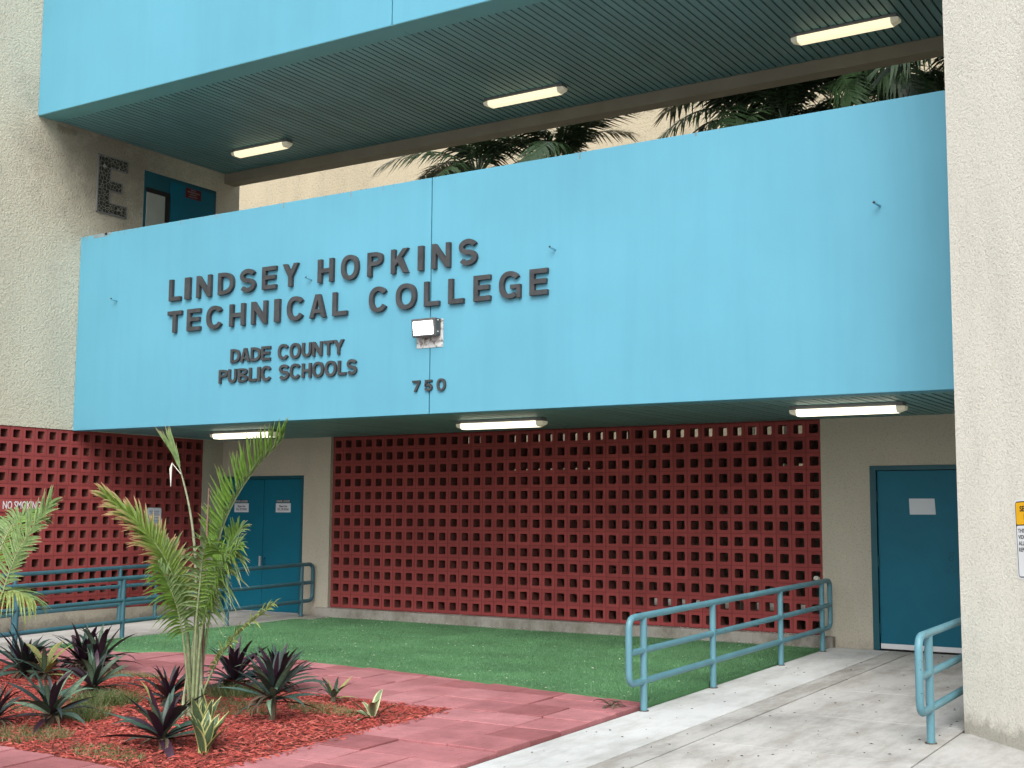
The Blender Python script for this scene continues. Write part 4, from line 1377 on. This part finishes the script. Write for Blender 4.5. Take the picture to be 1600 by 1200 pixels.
def handrail(label, x, y0, y1, posts, ends=(True, True), hs=(0.815, 0.52, 0.255), r=0.030, pm='rail'):
    o = thing('handrail', label, 'handrail', (x, posts[0], gz(posts[0])))
    ht, hm, hb = hs
    p0t, p0b = (x, y0, gz(y0) + ht), (x, y0, gz(y0) + hb)
    p1t, p1b = (x, y1, gz(y1) + ht), (x, y1, gz(y1) + hb)
    loop = []
    if ends[0]:
        loop += bend(p0b[:1] + ((y0 + y1) / 2,) + (gz((y0 + y1) / 2) + hb,), p0b, p0t, 0.10)
        loop += bend(p0b, p0t, p1t, 0.10)
    else:
        loop += [Vector(p0t)]
    if ends[1]:
        loop += bend(p0t, p1t, p1b, 0.10)
        loop += bend(p1t, p1b, p0b, 0.10)
    else:
        loop += [Vector(p1t)]
    if ends[0] and ends[1]:
        MB().tube(loop, r, 14).build('top_rail', M[pm], o, smooth=True)
        MB().tube([(x, y0 + 0.10, gz(y0 + 0.1) + hb), (x, y1 - 0.10, gz(y1 - 0.1) + hb)], r * 0.985, 14).build('bottom_rail', M[pm], o, smooth=True)
    else:
        MB().tube(loop, r, 14).build('top_rail', M[pm], o, smooth=True)
        MB().tube([(x, y0 + (0.1 if ends[0] else 0), gz(y0 + 0.1) + hb), (x, y1 - (0.1 if ends[1] else 0), gz(y1 - 0.1) + hb)], r * 0.985, 14).build('bottom_rail', M[pm], o, smooth=True)
    MB().tube([(x, y0, gz(y0) + hm), (x, y1, gz(y1) + hm)], r * 0.95, 14).build('mid_rail', M[pm], o, smooth=True)
    for y in posts:
        po = MB().tube([(x + 0.001, y, gz(y) - 0.01), (x + 0.001, y, gz(y) + ht - 0.01)], r * 1.02, 14).build('post', M[pm], o, smooth=True)
        MB().tube([(x, y, gz(y) - 0.012), (x, y, gz(y) + 0.006)], r * 1.5, 14).build('foot_ring', M['joint'], po, smooth=True)
    return o
handrail('teal pipe handrail between the turf and the concrete ramp', -5.035, 9.80, 15.10, (10.08, 11.58, 13.42, 14.80))
handrail('light teal pipe handrail fixed beside the tower side wall', -2.545, 9.62, 14.9, (9.90, 11.6, 13.3, 14.6))
handrail('teal pipe handrail standing between the ramp and the turf before the double doors', -13.385, 8.2, 15.235, (9.87, 11.50, 13.40, 14.98), hs=(0.795, 0.51, 0.23), pm='rail_dark')
handrail('teal pipe handrail along the red block screen', -15.31, 8.4, 13.95, (9.4, 11.25, 13.08, 13.78), hs=(0.80, 0.52, 0.25), pm='rail_dark')

# ------------------------------------------------------------------ leaves and plants
def leaf_mesh(name, L, Wd, curl, fold, mats, seed, n=7, tipw=0.02, base=0.55):
    """lance leaf along +X: upper and lower skins 2.5 mm apart; slot 0 above, slot 1 below"""
    rr = random.Random(seed)
    v, uv, f, fm = [], [], [], []
    tw = rr.uniform(-0.4, 0.4)
    sw = rr.uniform(-0.08, 0.08)
    for lay_, dz in ((0, 0.0), (1, -0.0025)):
        x = z = 0.0
        for i in range(n + 1):
            t_ = i / n
            prof = (base + (1 - base) * min(1, t_ / 0.3)) * (1 - max(0, (t_ - 0.45) / 0.55) ** 1.8)
            w = max(Wd * prof, tipw * Wd * 0.3)
            an = curl * t_ * t_
            if i:
                x += L / n * math.cos(an)
                z -= L / n * math.sin(an)
            ta = tw * t_
            yc = sw * L * t_ * t_
            for k_, sd in enumerate((-1, 0, 1)):
                yy = sd * w / 2 * math.cos(ta)
                zz = z + abs(sd) * w * fold + sd * w / 2 * math.sin(ta)
                e = 0.0 if (i == n) else dz
                v.append((x, yc + yy, zz + (e if sd == 0 or lay_ == 0 else e * 0.4)))
                uv.append((t_, 0.5 + sd * 0.5))
        off = lay_ * (n + 1) * 3
        for i in range(n):
            for k_ in range(2):
                q = (off + i * 3 + k_, off + (i + 1) * 3 + k_, off + (i + 1) * 3 + k_ + 1, off + i * 3 + k_ + 1)
                f.append(q if lay_ == 0 else tuple(reversed(q)))
                fm.append(lay_)
    return mesh(name, v, f, mats, fm, True, uv)

LV = {}
for i in range(5):
    cu = (0.25, 0.5, 0.8, 1.15, 0.35)[i]
    LV['rh%d' % i] = leaf_mesh('oyster_leaf', 1.0, 0.128, cu, 0.16, [M['rh_top'], M['rh_dark' if i % 3 else 'rh_bot']], i)
    LV['dk%d' % i] = leaf_mesh('oyster_leaf_dark', 1.0, 0.125, cu, 0.16, [M['rh_dark'], M['rh_bot']], 10 + i)
    LV['pl%d' % i] = leaf_mesh('oyster_leaf_pale', 1.0, 0.132, cu, 0.14, [M['rh_pale'], M['rh_pale']], 20 + i)
    LV['pu%d' % i] = leaf_mesh('oyster_leaf_purple', 1.0, 0.150, cu, 0.14, [M['rh_bot'], M['rh_bot']], 30 + i)
    LV['ye%d' % i] = leaf_mesh('oyster_leaf_yellow', 1.0, 0.150, cu, 0.12, [M['rh_yel'], M['rh_yel']], 40 + i)
    LV['dr%d' % i] = leaf_mesh('oyster_leaf_dry', 1.0, 0.13, 0.9 + 0.2 * i, 0.3, [M['rh_dry'], M['rh_dry']], 50 + i)
    LV['sa%d' % i] = leaf_mesh('snake_leaf', 1.0, 0.26, 0.12 + 0.1 * i, 0.22, [M['sans'], M['sans']], 60 + i, base=0.7)
    LV['va%d' % i] = leaf_mesh('variegated_leaf', 1.0, 0.20, 0.2 + 0.25 * i, 0.15, [M['vari'], M['vari']], 70 + i, base=0.3)

GRP = 'oyster plants in the mulch bed'
def rosette(x, y, L, n, seed, label, stem=0.06, mixw=(6, 3, 1, 2, 0, 1), emin=2, emax=80, name='oyster_plant', kinds=('rh', 'dk', 'pl', 'pu', 'ye', 'dr'), cat='plant', group=GRP, dry=8, zf=None):
    rr = random.Random(seed)
    L *= 0.92 if name == 'oyster_plant' else 1.0
    z0 = (bed_z(x, y) if zf is None else zf)
    o = thing(name, label, cat, (x, y, z0), group)
    o.rotation_euler = (rr.uniform(-0.16, 0.16), rr.uniform(-0.16, 0.16), 0)
    if stem > 0.02:
        s_ = MB()
        s_.tube([(0, 0, -0.02), (0.004, 0.003, stem * 0.5), (0, 0, stem)], [0.030, 0.026, 0.02], 8)
        s_.build('stem', M['rh_dry'], o, smooth=True, local=True)
    ga = rr.uniform(0, 6.28)
    if name == 'oyster_plant':
        n = int(n * 1.5)
        mixw = tuple(w * (0.55 if i == 3 else 1.3 if i == 2 else 1) for i, w in enumerate(mixw))
    for i in range(n):
        t_ = i / max(1, n - 1)
        el = emin + (emax - emin) * t_ ** 0.9 + rr.uniform(-9, 9)
        az = ga + i * 2.39996 + rr.uniform(-0.25, 0.25)
        k_ = rr.choices(kinds, mixw)[0]
        if len(kinds) > 3 and t_ > 0.75 and k_ in ('rh', 'dr'):
            k_ = kinds[3] if rr.random() < 0.35 else k_
        if k_ == 'dr' and name == 'oyster_plant' and t_ > 0.3:
            k_ = 'rh'
        l = L * (0.72 + 0.38 * math.sin(math.pi * min(1, 0.25 + 0.7 * t_))) * rr.uniform(0.82, 1.12)
        obj('leaf', LV['%s%d' % (k_, rr.randrange(5))], o, (0.012 * math.cos(az), 0.012 * math.sin(az), stem * (0.55 + 0.45 * t_)), (rr.uniform(-0.3, 0.3), -rad(el), az), (l, l * rr.uniform(0.85, 1.15), l))
    for i in range(dry):
        az = rr.uniform(0, 6.28)
        l = L * rr.uniform(0.45, 0.7)
        obj('dry_leaf', LV['dr%d' % rr.randrange(5)], o, (0.01, 0, max(stem * 0.7, 0.05)), (rr.uniform(-0.5, 0.5), rad(rr.uniform(-10, 12)), az), (l, l, l))
    return o

rosette(-11.40, 8.52, 0.56, 26, 1, 'large dark green oyster plant at the bed corner by the ramp rail', 0.10)
rosette(-11.02, 8.50, 0.42, 9, 2, 'sparse oyster plant with a long yellow leaf beside the corner rosette', 0.12, (2, 2, 3, 0, 4, 1), 15, 75)
rosette(-11.30, 9.18, 0.50, 18, 3, 'purple tipped oyster plant close to the back pavers', 0.12, (4, 4, 1, 4, 0, 1))
rosette(-10.98, 9.14, 0.52, 20, 4, 'grey green oyster plant fanned out before the back pavers', 0.16, (6, 2, 4, 2, 0, 1))
rosette(-9.75, 8.06, 0.46, 20, 5, 'oyster plant with pale striped leaves above the bright weed tuft', 0.12, (5, 2, 4, 3, 0, 1))
rosette(-8.79, 6.86, 0.44, 20, 6, 'oyster plant with upright pale leaves over a purple heart by the straw weeds', 0.14, (4, 2, 5, 4, 0, 1))
rosette(-9.20, 6.62, 0.42, 18, 7, 'dark spiky oyster plant next to the straw weeds', 0.08, (3, 5, 2, 3, 0, 1))
rosette(-8.72, 8.02, 0.42, 17, 8, 'dark purple oyster plant with one broad upright leaf behind the biggest purple one', 0.09, (3, 5, 1, 5, 0, 0))
rosette(-7.28, 6.67, 0.47, 24, 9, 'biggest purple oyster plant beside the snake plant', 0.12, (6, 3, 1, 7, 1, 0))
rosette(-8.80, 8.93, 0.50, 22, 10, 'blackish oyster plant just behind the young palm', 0.16, (3, 7, 1, 5, 0, 0))
rosette(-8.42, 9.12, 0.46, 18, 11, 'slate green oyster plant near the back paver corner', 0.14, (6, 4, 1, 3, 0, 0))
rosette(-7.34, 7.89, 0.50, 24, 12, 'tall oyster plant on a bare stem with a skirt of dead leaves', 0.30, (6, 3, 2, 4, 0, 0), 0, 82, dry=12)
rosette(-7.49, 8.83, 0.28, 8, 13, 'small plant with yellow green leaves among straw weeds', 0.07, (1, 1, 4, 2, 3, 0), 20, 70, dry=2)
rosette(-6.90, 6.71, 0.31, 14, 14, 'clump of cream edged snake plant leaves in front of the young palm', 0.0, (1,), 62, 86, 'snake_plant', ('sa',), group=None, dry=0)
rosette(-7.02, 6.83, 0.44, 7, 16, 'taller thin snake plant blades against the palm stem', 0.0, (1,), 70, 88, 'snake_plant', ('sa',), group=None, dry=0)
rosette(-6.80, 8.54, 0.28, 8, 15, 'small variegated plant near the paver corner of the bed', 0.0, (1,), 25, 75, 'variegated_plant', ('va',), group=None, dry=0)
rosette(-5.30, 9.97, 0.17, 9, 17, 'withered plant lying on the paver path by the handrail', 0.01, (1,), 5, 40, 'withered_plant', ('dr',), group=None, dry=5, zf=gz(9.97) + 0.032)

# ------------------------------------------------------------------ palms
def catmull(pts, n):
    pts = [Vector(q) for q in pts]
    e = [pts[0] * 2 - pts[1]] + pts + [pts[-1] * 2 - pts[-2]]
    out = []
    m = len(pts) - 1
    for i in range(n + 1):
        s_ = m * i / n
        k_ = min(int(s_), m - 1)
        t_ = s_ - k_
        a, b, c, d = e[k_], e[k_ + 1], e[k_ + 2], e[k_ + 3]
        out.append(0.5 * ((2 * b) + (c - a) * t_ + (2 * a - 5 * b + 4 * c - d) * t_ * t_ + (3 * b - a - 3 * c + d) * t_ ** 3))
    return out

def frond(pts, up, n=40, start=0.3, L=0.36, wd=0.018, ang=(70, 30), lift=0.25, droop=0.5, r0=0.012, seed=0, sides=(1.0, 1.0), seg=4, jit=0.12, fold=True):
    """rachis + two rows of leaflets -> verts, faces, material index (0 stalk, 1/2 leaflets), uv"""
    rr = random.Random(seed)
    rach = catmull(pts, 30)
    mb = MB()
    mb.tube(rach, [r0 * (1 - 0.86 * i / 30) for i in range(31)], 6)
    uv = [(0.2, 0.5)] * len(mb.v)
    up = Vector(up).normalized()
    for i in range(n):
        s_ = start + (1 - start) * (i + 0.5) / n
        q = s_ * 30
        k_ = min(int(q), 29)
        b = rach[k_].lerp(rach[k_ + 1], q - k_)
        t_ = (rach[k_ + 1] - rach[k_]).normalized()
        nn = (up - t_ * up.dot(t_)).normalized()
        sd = t_.cross(nn)
        u = (i + 0.5) / n
        ll = L * (0.45 + 0.55 * math.sin(math.pi * min(1, 0.12 + 0.80 * u)))
        a = rad(ang[0] + (ang[1] - ang[0]) * u)
        for si, sg_ in enumerate((-1, 1)):
            l = ll * sides[si] * rr.uniform(0.82, 1.1)
            if l < 0.03:
                continue
            dr = (sd * sg_ * math.sin(a) + t_ * math.cos(a) + nn * lift * rr.uniform(0.5, 1.4)).normalized()
            dr = (dr + Vector((rr.gauss(0, jit), rr.gauss(0, jit), rr.gauss(0, jit * 0.7)))).normalized()
            wv = dr.cross(nn).normalized()
            wn = wv.cross(dr)
            dp = droop * rr.uniform(0.5, 1.5)
            base = len(mb.v)
            v, f = [], []
            for j in range(seg + 1):
                tt = j / seg
                c = b + dr * l * tt + Vector((0, 0, -1)) * dp * l * tt * tt
                w = wd * (0.45, 1.0, 0.92, 0.62, 0.05)[j] if seg == 4 else wd * (0.5, 1.0, 0.05)[j]
                w *= 0.5
                fo = wn * w * 0.6 if fold else Vector((0, 0, 0))
                v += [c - wv * w + fo, c, c + wv * w + fo] if fold else [c - wv * w, c + wv * w]
                uv += [(tt, 0.0), (tt, 0.5), (tt, 1.0)] if fold else [(tt, 0.0), (tt, 1.0)]
            m_ = 3 if fold else 2
            for j in range(seg):
                for k2 in range(m_ - 1):
                    f.append((j * m_ + k2, (j + 1) * m_ + k2, (j + 1) * m_ + k2 + 1, j * m_ + k2 + 1))
            mb.add(v, f, 1 + si)
    return mb, uv

def add_frond(parent, pts, up, mats, name='frond', **kw):
    mb, uv = frond(pts, up, **kw)
    me = mesh(name, mb.v, mb.f, mats, mb.m, True, uv)
    return obj(name, me, parent)

YAW = math.atan2(_R.y, _R.x)
pz0 = bed_z(-8.106, 7.767)
palm = thing('young_palm', 'young feather palm with an unopened spear leaf in the mulch bed', 'palm', (-8.106, 7.767, pz0), None, YAW)
PA = [M['petiole'], M['palm_a'], M['palm_b']]
PB = [M['petiole'], M['palm_b'], M['palm_a']]
PT = [M['petiole'], M['palm_t'], M['palm_t']]
PY = [M['petiole'], M['palm_y'], M['palm_y']]
# local frame: x to the side, y away, z up (metres)
add_frond(palm, [(0.01, 0.0, 0.13), (0.05, 0.03, 0.95), (0.13, 0.05, 1.42), (0.24, 0.06, 1.76), (0.43, 0.05, 2.08), (0.70, 0.02, 2.37)], (-0.80, -0.50, 0.30), PA,
          n=60, start=0.40, L=0.36, wd=0.034, ang=(58, 16), lift=0.75, droop=0.03, r0=0.017, seed=1, sides=(1.0, 0.34), jit=0.04)
add_frond(palm, [(-0.03, 0.0, 0.12), (-0.09, -0.03, 0.80), (-0.24, -0.06, 1.26), (-0.46, -0.08, 1.58), (-0.78, -0.10, 1.85)], (0.55, -0.55, 0.55), PT,
          n=72, start=0.30, L=0.34, wd=0.028, ang=(60, 12), lift=0.30, droop=0.30, r0=0.016, seed=2, jit=0.07)
add_frond(palm, [(-0.02, 0.05, 0.2), (-0.03, 0.06, 1.0), (-0.06, 0.06, 1.45), (-0.12, 0.06, 1.80), (-0.21, 0.05, 2.12), (-0.27, 0.04, 2.26)], (0.2, -0.9, 0.3), [M['sheath'], M['palm_b'], M['palm_b']], 'spear_leaf',
          n=16, start=0.78, L=0.30, wd=0.018, ang=(6, 9), lift=0.01, droop=-0.03, r0=0.019, seed=3, jit=0.05)
add_frond(palm, [(0.03, -0.04, 0.06), (0.12, -0.08, 0.30), (0.25, -0.12, 0.55), (0.44, -0.15, 0.77), (0.67, -0.16, 0.95)], (-0.35, -0.2, 0.9), PY,
          n=30, start=0.36, L=0.24, wd=0.026, ang=(62, 22), lift=0.4, droop=0.5, r0=0.013, seed=4, jit=0.15)
add_frond(palm, [(0.02, -0.05, 0.12), (0.06, -0.09, 0.70), (0.14, -0.14, 1.02), (0.26, -0.20, 1.28), (0.40, -0.26, 1.45)], (-0.45, -0.4, 0.75), PB,
          n=42, start=0.30, L=0.36, wd=0.026, ang=(70, 36), lift=0.25, droop=0.45, r0=0.015, seed=5, jit=0.08)
add_frond(palm, [(-0.02, 0.06, 0.12), (-0.10, 0.10, 0.70), (-0.18, 0.14, 1.05), (-0.30, 0.18, 1.34), (-0.44, 0.20, 1.50)], (0.5, -0.4, 0.7), PA,
          n=38, start=0.32, L=0.32, wd=0.025, ang=(64, 22), lift=0.25, droop=0.45, r0=0.013, seed=6, jit=0.09)
add_frond(palm, [(0.0, -0.06, 0.12), (0.02, -0.12, 0.75), (0.06, -0.18, 1.15), (0.09, -0.25, 1.36), (0.14, -0.33, 1.52)], (0.1, -0.9, 0.4), PB,
          n=26, start=0.34, L=0.30, wd=0.024, ang=(66, 30), lift=0.12, droop=0.55, r0=0.015, seed=7, jit=0.16)
add_frond(palm, [(0.02, 0.04, 0.12), (0.08, 0.08, 0.8), (0.15, 0.12, 1.18), (0.22, 0.16, 1.42), (0.30, 0.20, 1.58)], (-0.5, -0.5, 0.6), PA,
          n=40, start=0.32, L=0.33, wd=0.026, ang=(68, 30), lift=0.3, droop=0.35, r0=0.014, seed=8, jit=0.08)
add_frond(palm, [(-0.03, -0.05, 0.10), (-0.07, -0.10, 0.55), (-0.12, -0.15, 0.88), (-0.20, -0.20, 1.12), (-0.28, -0.24, 1.28)], (0.4, -0.5, 0.7), PA,
          n=32, start=0.36, L=0.30, wd=0.026, ang=(70, 28), lift=0.15, droop=0.6, r0=0.012, seed=9, jit=0.12)
add_frond(palm, [(0.02, -0.02, 0.12), (0.05, -0.03, 0.70), (0.10, -0.05, 1.05), (0.20, -0.10, 1.30), (0.33, -0.16, 1.42)], (-0.3, -0.7, 0.6), PA,
          n=34, start=0.34, L=0.36, wd=0.026, ang=(74, 28), lift=0.1, droop=0.7, r0=0.012, seed=10, jit=0.18)
st = MB()
for (x, y), h, rr_ in (((0.0, 0.0), 0.85, 0.052), ((0.055, -0.02), 0.75, 0.036), ((-0.05, 0.03), 0.72, 0.034), ((-0.085, -0.02), 0.50, 0.020)):
    st.tube([(x, y, -0.03), (x * 1.05, y, 0.15), (x * 0.9, y, h * 0.55), (x * 0.6, y, h)], [rr_ * 0.85, rr_ * 0.68, rr_ * 0.42, rr_ * 0.25], 10)
st.build('stem', M['sheath'], palm, smooth=True, local=True)
MB().tube([(0.05, 0.05, 0.1), (0.04, 0.06, 1.2), (0.05, 0.06, 1.94)], [0.010, 0.009, 0.006], 6).build('bare_stalk', M['twig'], palm, smooth=True, local=True)
MB().tube([(-0.19, 0.03, 2.06), (-0.265, 0.02, 2.15), (-0.275, 0.02, 2.10), (-0.27, 0.02, 1.95)], [0.004, 0.008, 0.012, 0.002], 6).build('torn_leaflet', M['petal'], palm, smooth=True, local=True)

palm2 = thing('young_palm', 'feather palm with pale dusty leaflets in front of the NO SMOKING sign', 'palm', (-10.98, 7.70, bed_z(-10.98, 7.70)), None, YAW)
add_frond(palm2, [(0.0, 0.0, 0.1), (0.12, 0.0, 0.55), (0.28, -0.05, 1.12), (0.45, -0.10, 1.46), (0.70, -0.16, 1.80)], (-0.35, -0.75, 0.35), [M['petiole'], M['palm_b'], M['palm_b']],
          n=36, start=0.36, L=0.34, wd=0.030, ang=(66, 30), lift=0.2, droop=0.12, r0=0.016, seed=21, jit=0.06)
add_frond(palm2, [(0.0, -0.02, 0.1), (0.08, -0.1, 0.5), (0.20, -0.2, 0.82), (0.40, -0.28, 0.95), (0.62, -0.34, 0.88)], (0.1, -0.2, 0.9), [M['petiole'], M['palm_b'], M['palm_y']],
          n=40, start=0.4, L=0.32, wd=0.022, ang=(70, 30), lift=0.1, droop=0.6, r0=0.013, seed=22, jit=0.1)
add_frond(palm2, [(0.0, 0.0, 0.1), (-0.05, 0.05, 0.7), (-0.2, 0.1, 1.2), (-0.45, 0.15, 1.55), (-0.8, 0.2, 1.7)], (0.3, -0.4, 0.8), PA,
          n=40, start=0.4, L=0.36, wd=0.026, ang=(70, 30), lift=0.2, droop=0.4, r0=0.015, seed=23)
add_frond(palm2, [(0.0, 0.0, 0.1), (0.02, 0.1, 0.8), (0.05, 0.25, 1.3), (0.12, 0.45, 1.6), (0.2, 0.7, 1.7)], (0, -0.6, 0.7), PB,
          n=40, start=0.4, L=0.36, wd=0.026, ang=(70, 30), lift=0.2, droop=0.4, r0=0.015, seed=24)
st = MB()
for (x, y), h, rr_ in (((0.0, 0.0), 0.6, 0.045), ((0.05, -0.02), 0.5, 0.03), ((-0.05, 0.02), 0.5, 0.03)):
    st.tube([(x, y, -0.03), (x, y, 0.15), (x * 0.8, y, h)], [rr_, rr_ * 0.9, rr_ * 0.4], 10)
st.build('stem', M['sheath'], palm2, smooth=True, local=True)

# courtyard palms (crowns show over the lower parapet)
FAR = [M['palm_far'], M['palm_far'], M['palm_far']]
far_me = []
for i in range(4):
    dr = (0.25, 0.5, 0.85, 1.2)[i]
    pts = [(0, 0, 0), (0.55, 0.02 * i, 0.30 - 0.05 * dr), (1.15, 0.05, 0.42 - 0.30 * dr), (1.75, 0.05, 0.32 - 0.62 * dr), (2.25, 0, 0.08 - 0.95 * dr)]
    mb, uv = frond(pts, (0, 0, 1), n=46, start=0.16, L=0.62, wd=0.050, ang=(72, 28), lift=0.12, droop=0.55, r0=0.026, seed=40 + i, seg=2, fold=False, jit=0.08)
    far_me.append(mesh('court_frond', mb.v, mb.f, FAR, mb.m, False, uv))
def court_palm(x, y, zc, n, seed, label, sc=1.0):
    rr = random.Random(seed)
    o = thing('courtyard_palm', label, 'palm', (x, y, gz(y) - 0.16), 'palms in the courtyard behind the walkway')
    h = zc - (gz(y) - 0.16)
    MB().tube([(0, 0, 0), (0.05, 0.02, h * 0.5), (0, 0, h)], [0.16, 0.12, 0.10], 10).build('trunk', M['trunk'], o, smooth=True, local=True)
    for i in range(n):
        el = rr.uniform(-25, 60)
        k_ = min(3, max(0, int((60 - el) / 24)))
        s_ = sc * rr.uniform(0.8, 1.15)
        obj('frond', far_me[k_], o, (0, 0, h - 0.05), (rr.uniform(-0.5, 0.5), -rad(el), i * 2.4 + rr.uniform(-0.3, 0.3)), (s_, s_, s_))
court_palm(-13.3, 22.9, 7.5 + H, 22, 6, 'courtyard palm crown with drooping fronds behind the panel joint', 0.9)
court_palm(-15.2, 22.4, 7.45 + H, 26, 1, 'dark courtyard palm crown nearest the cream wing', 0.95)
court_palm(-9.1, 22.6, 7.75 + H, 26, 2, 'courtyard palm with a grey stem showing over the parapet middle', 1.15)
court_palm(-6.9, 23.0, 7.95 + H, 26, 3, 'dark courtyard palm crown between its two neighbours near the tower', 1.15)
court_palm(-8.0, 21.9, 7.3 + H, 22, 5, 'low courtyard palm crown in front of the grey stemmed palm', 0.9)
court_palm(-4.9, 22.2, 7.75 + H, 24, 4, 'courtyard palm crown nearest the tower', 1.1)

# crumpled tissue left in a block hole and paint flakes along the kerb
bm = bmesh.new()
bmesh.ops.create_icosphere(bm, subdivisions=3, radius=0.04)
rr_ = random.Random(8)
for q in bm.verts:
    q.co *= rr_.uniform(0.7, 1.2)
    q.co.z *= 0.7
me_ = bpy.data.meshes.new('tissue')
bm.to_mesh(me_)
bm.free()
me_.materials.append(M['petal'])
tag(obj('crumpled_tissue', me_, None, (BX + 38.5 * P, YB + 0.02, ZB - 9.5 * P - HO + 0.028)), 'crumpled white tissue stuffed in a block hole above the handrail end', 'tissue')
pts = []
for i in range(160):
    x = rr_.uniform(-7.4, -5.2) if i < 110 else rr_.uniform(-13.1, -5.2)
    pts.append((x, 15.235 + rr_.uniform(-0.03, 0.10), ZB - NR * P - 0.005))
flecks('paint_flakes', M['petal'], pts, 0.013, 'white paint flakes lying on the kerb under the long block wall', 'paint flakes', 5)
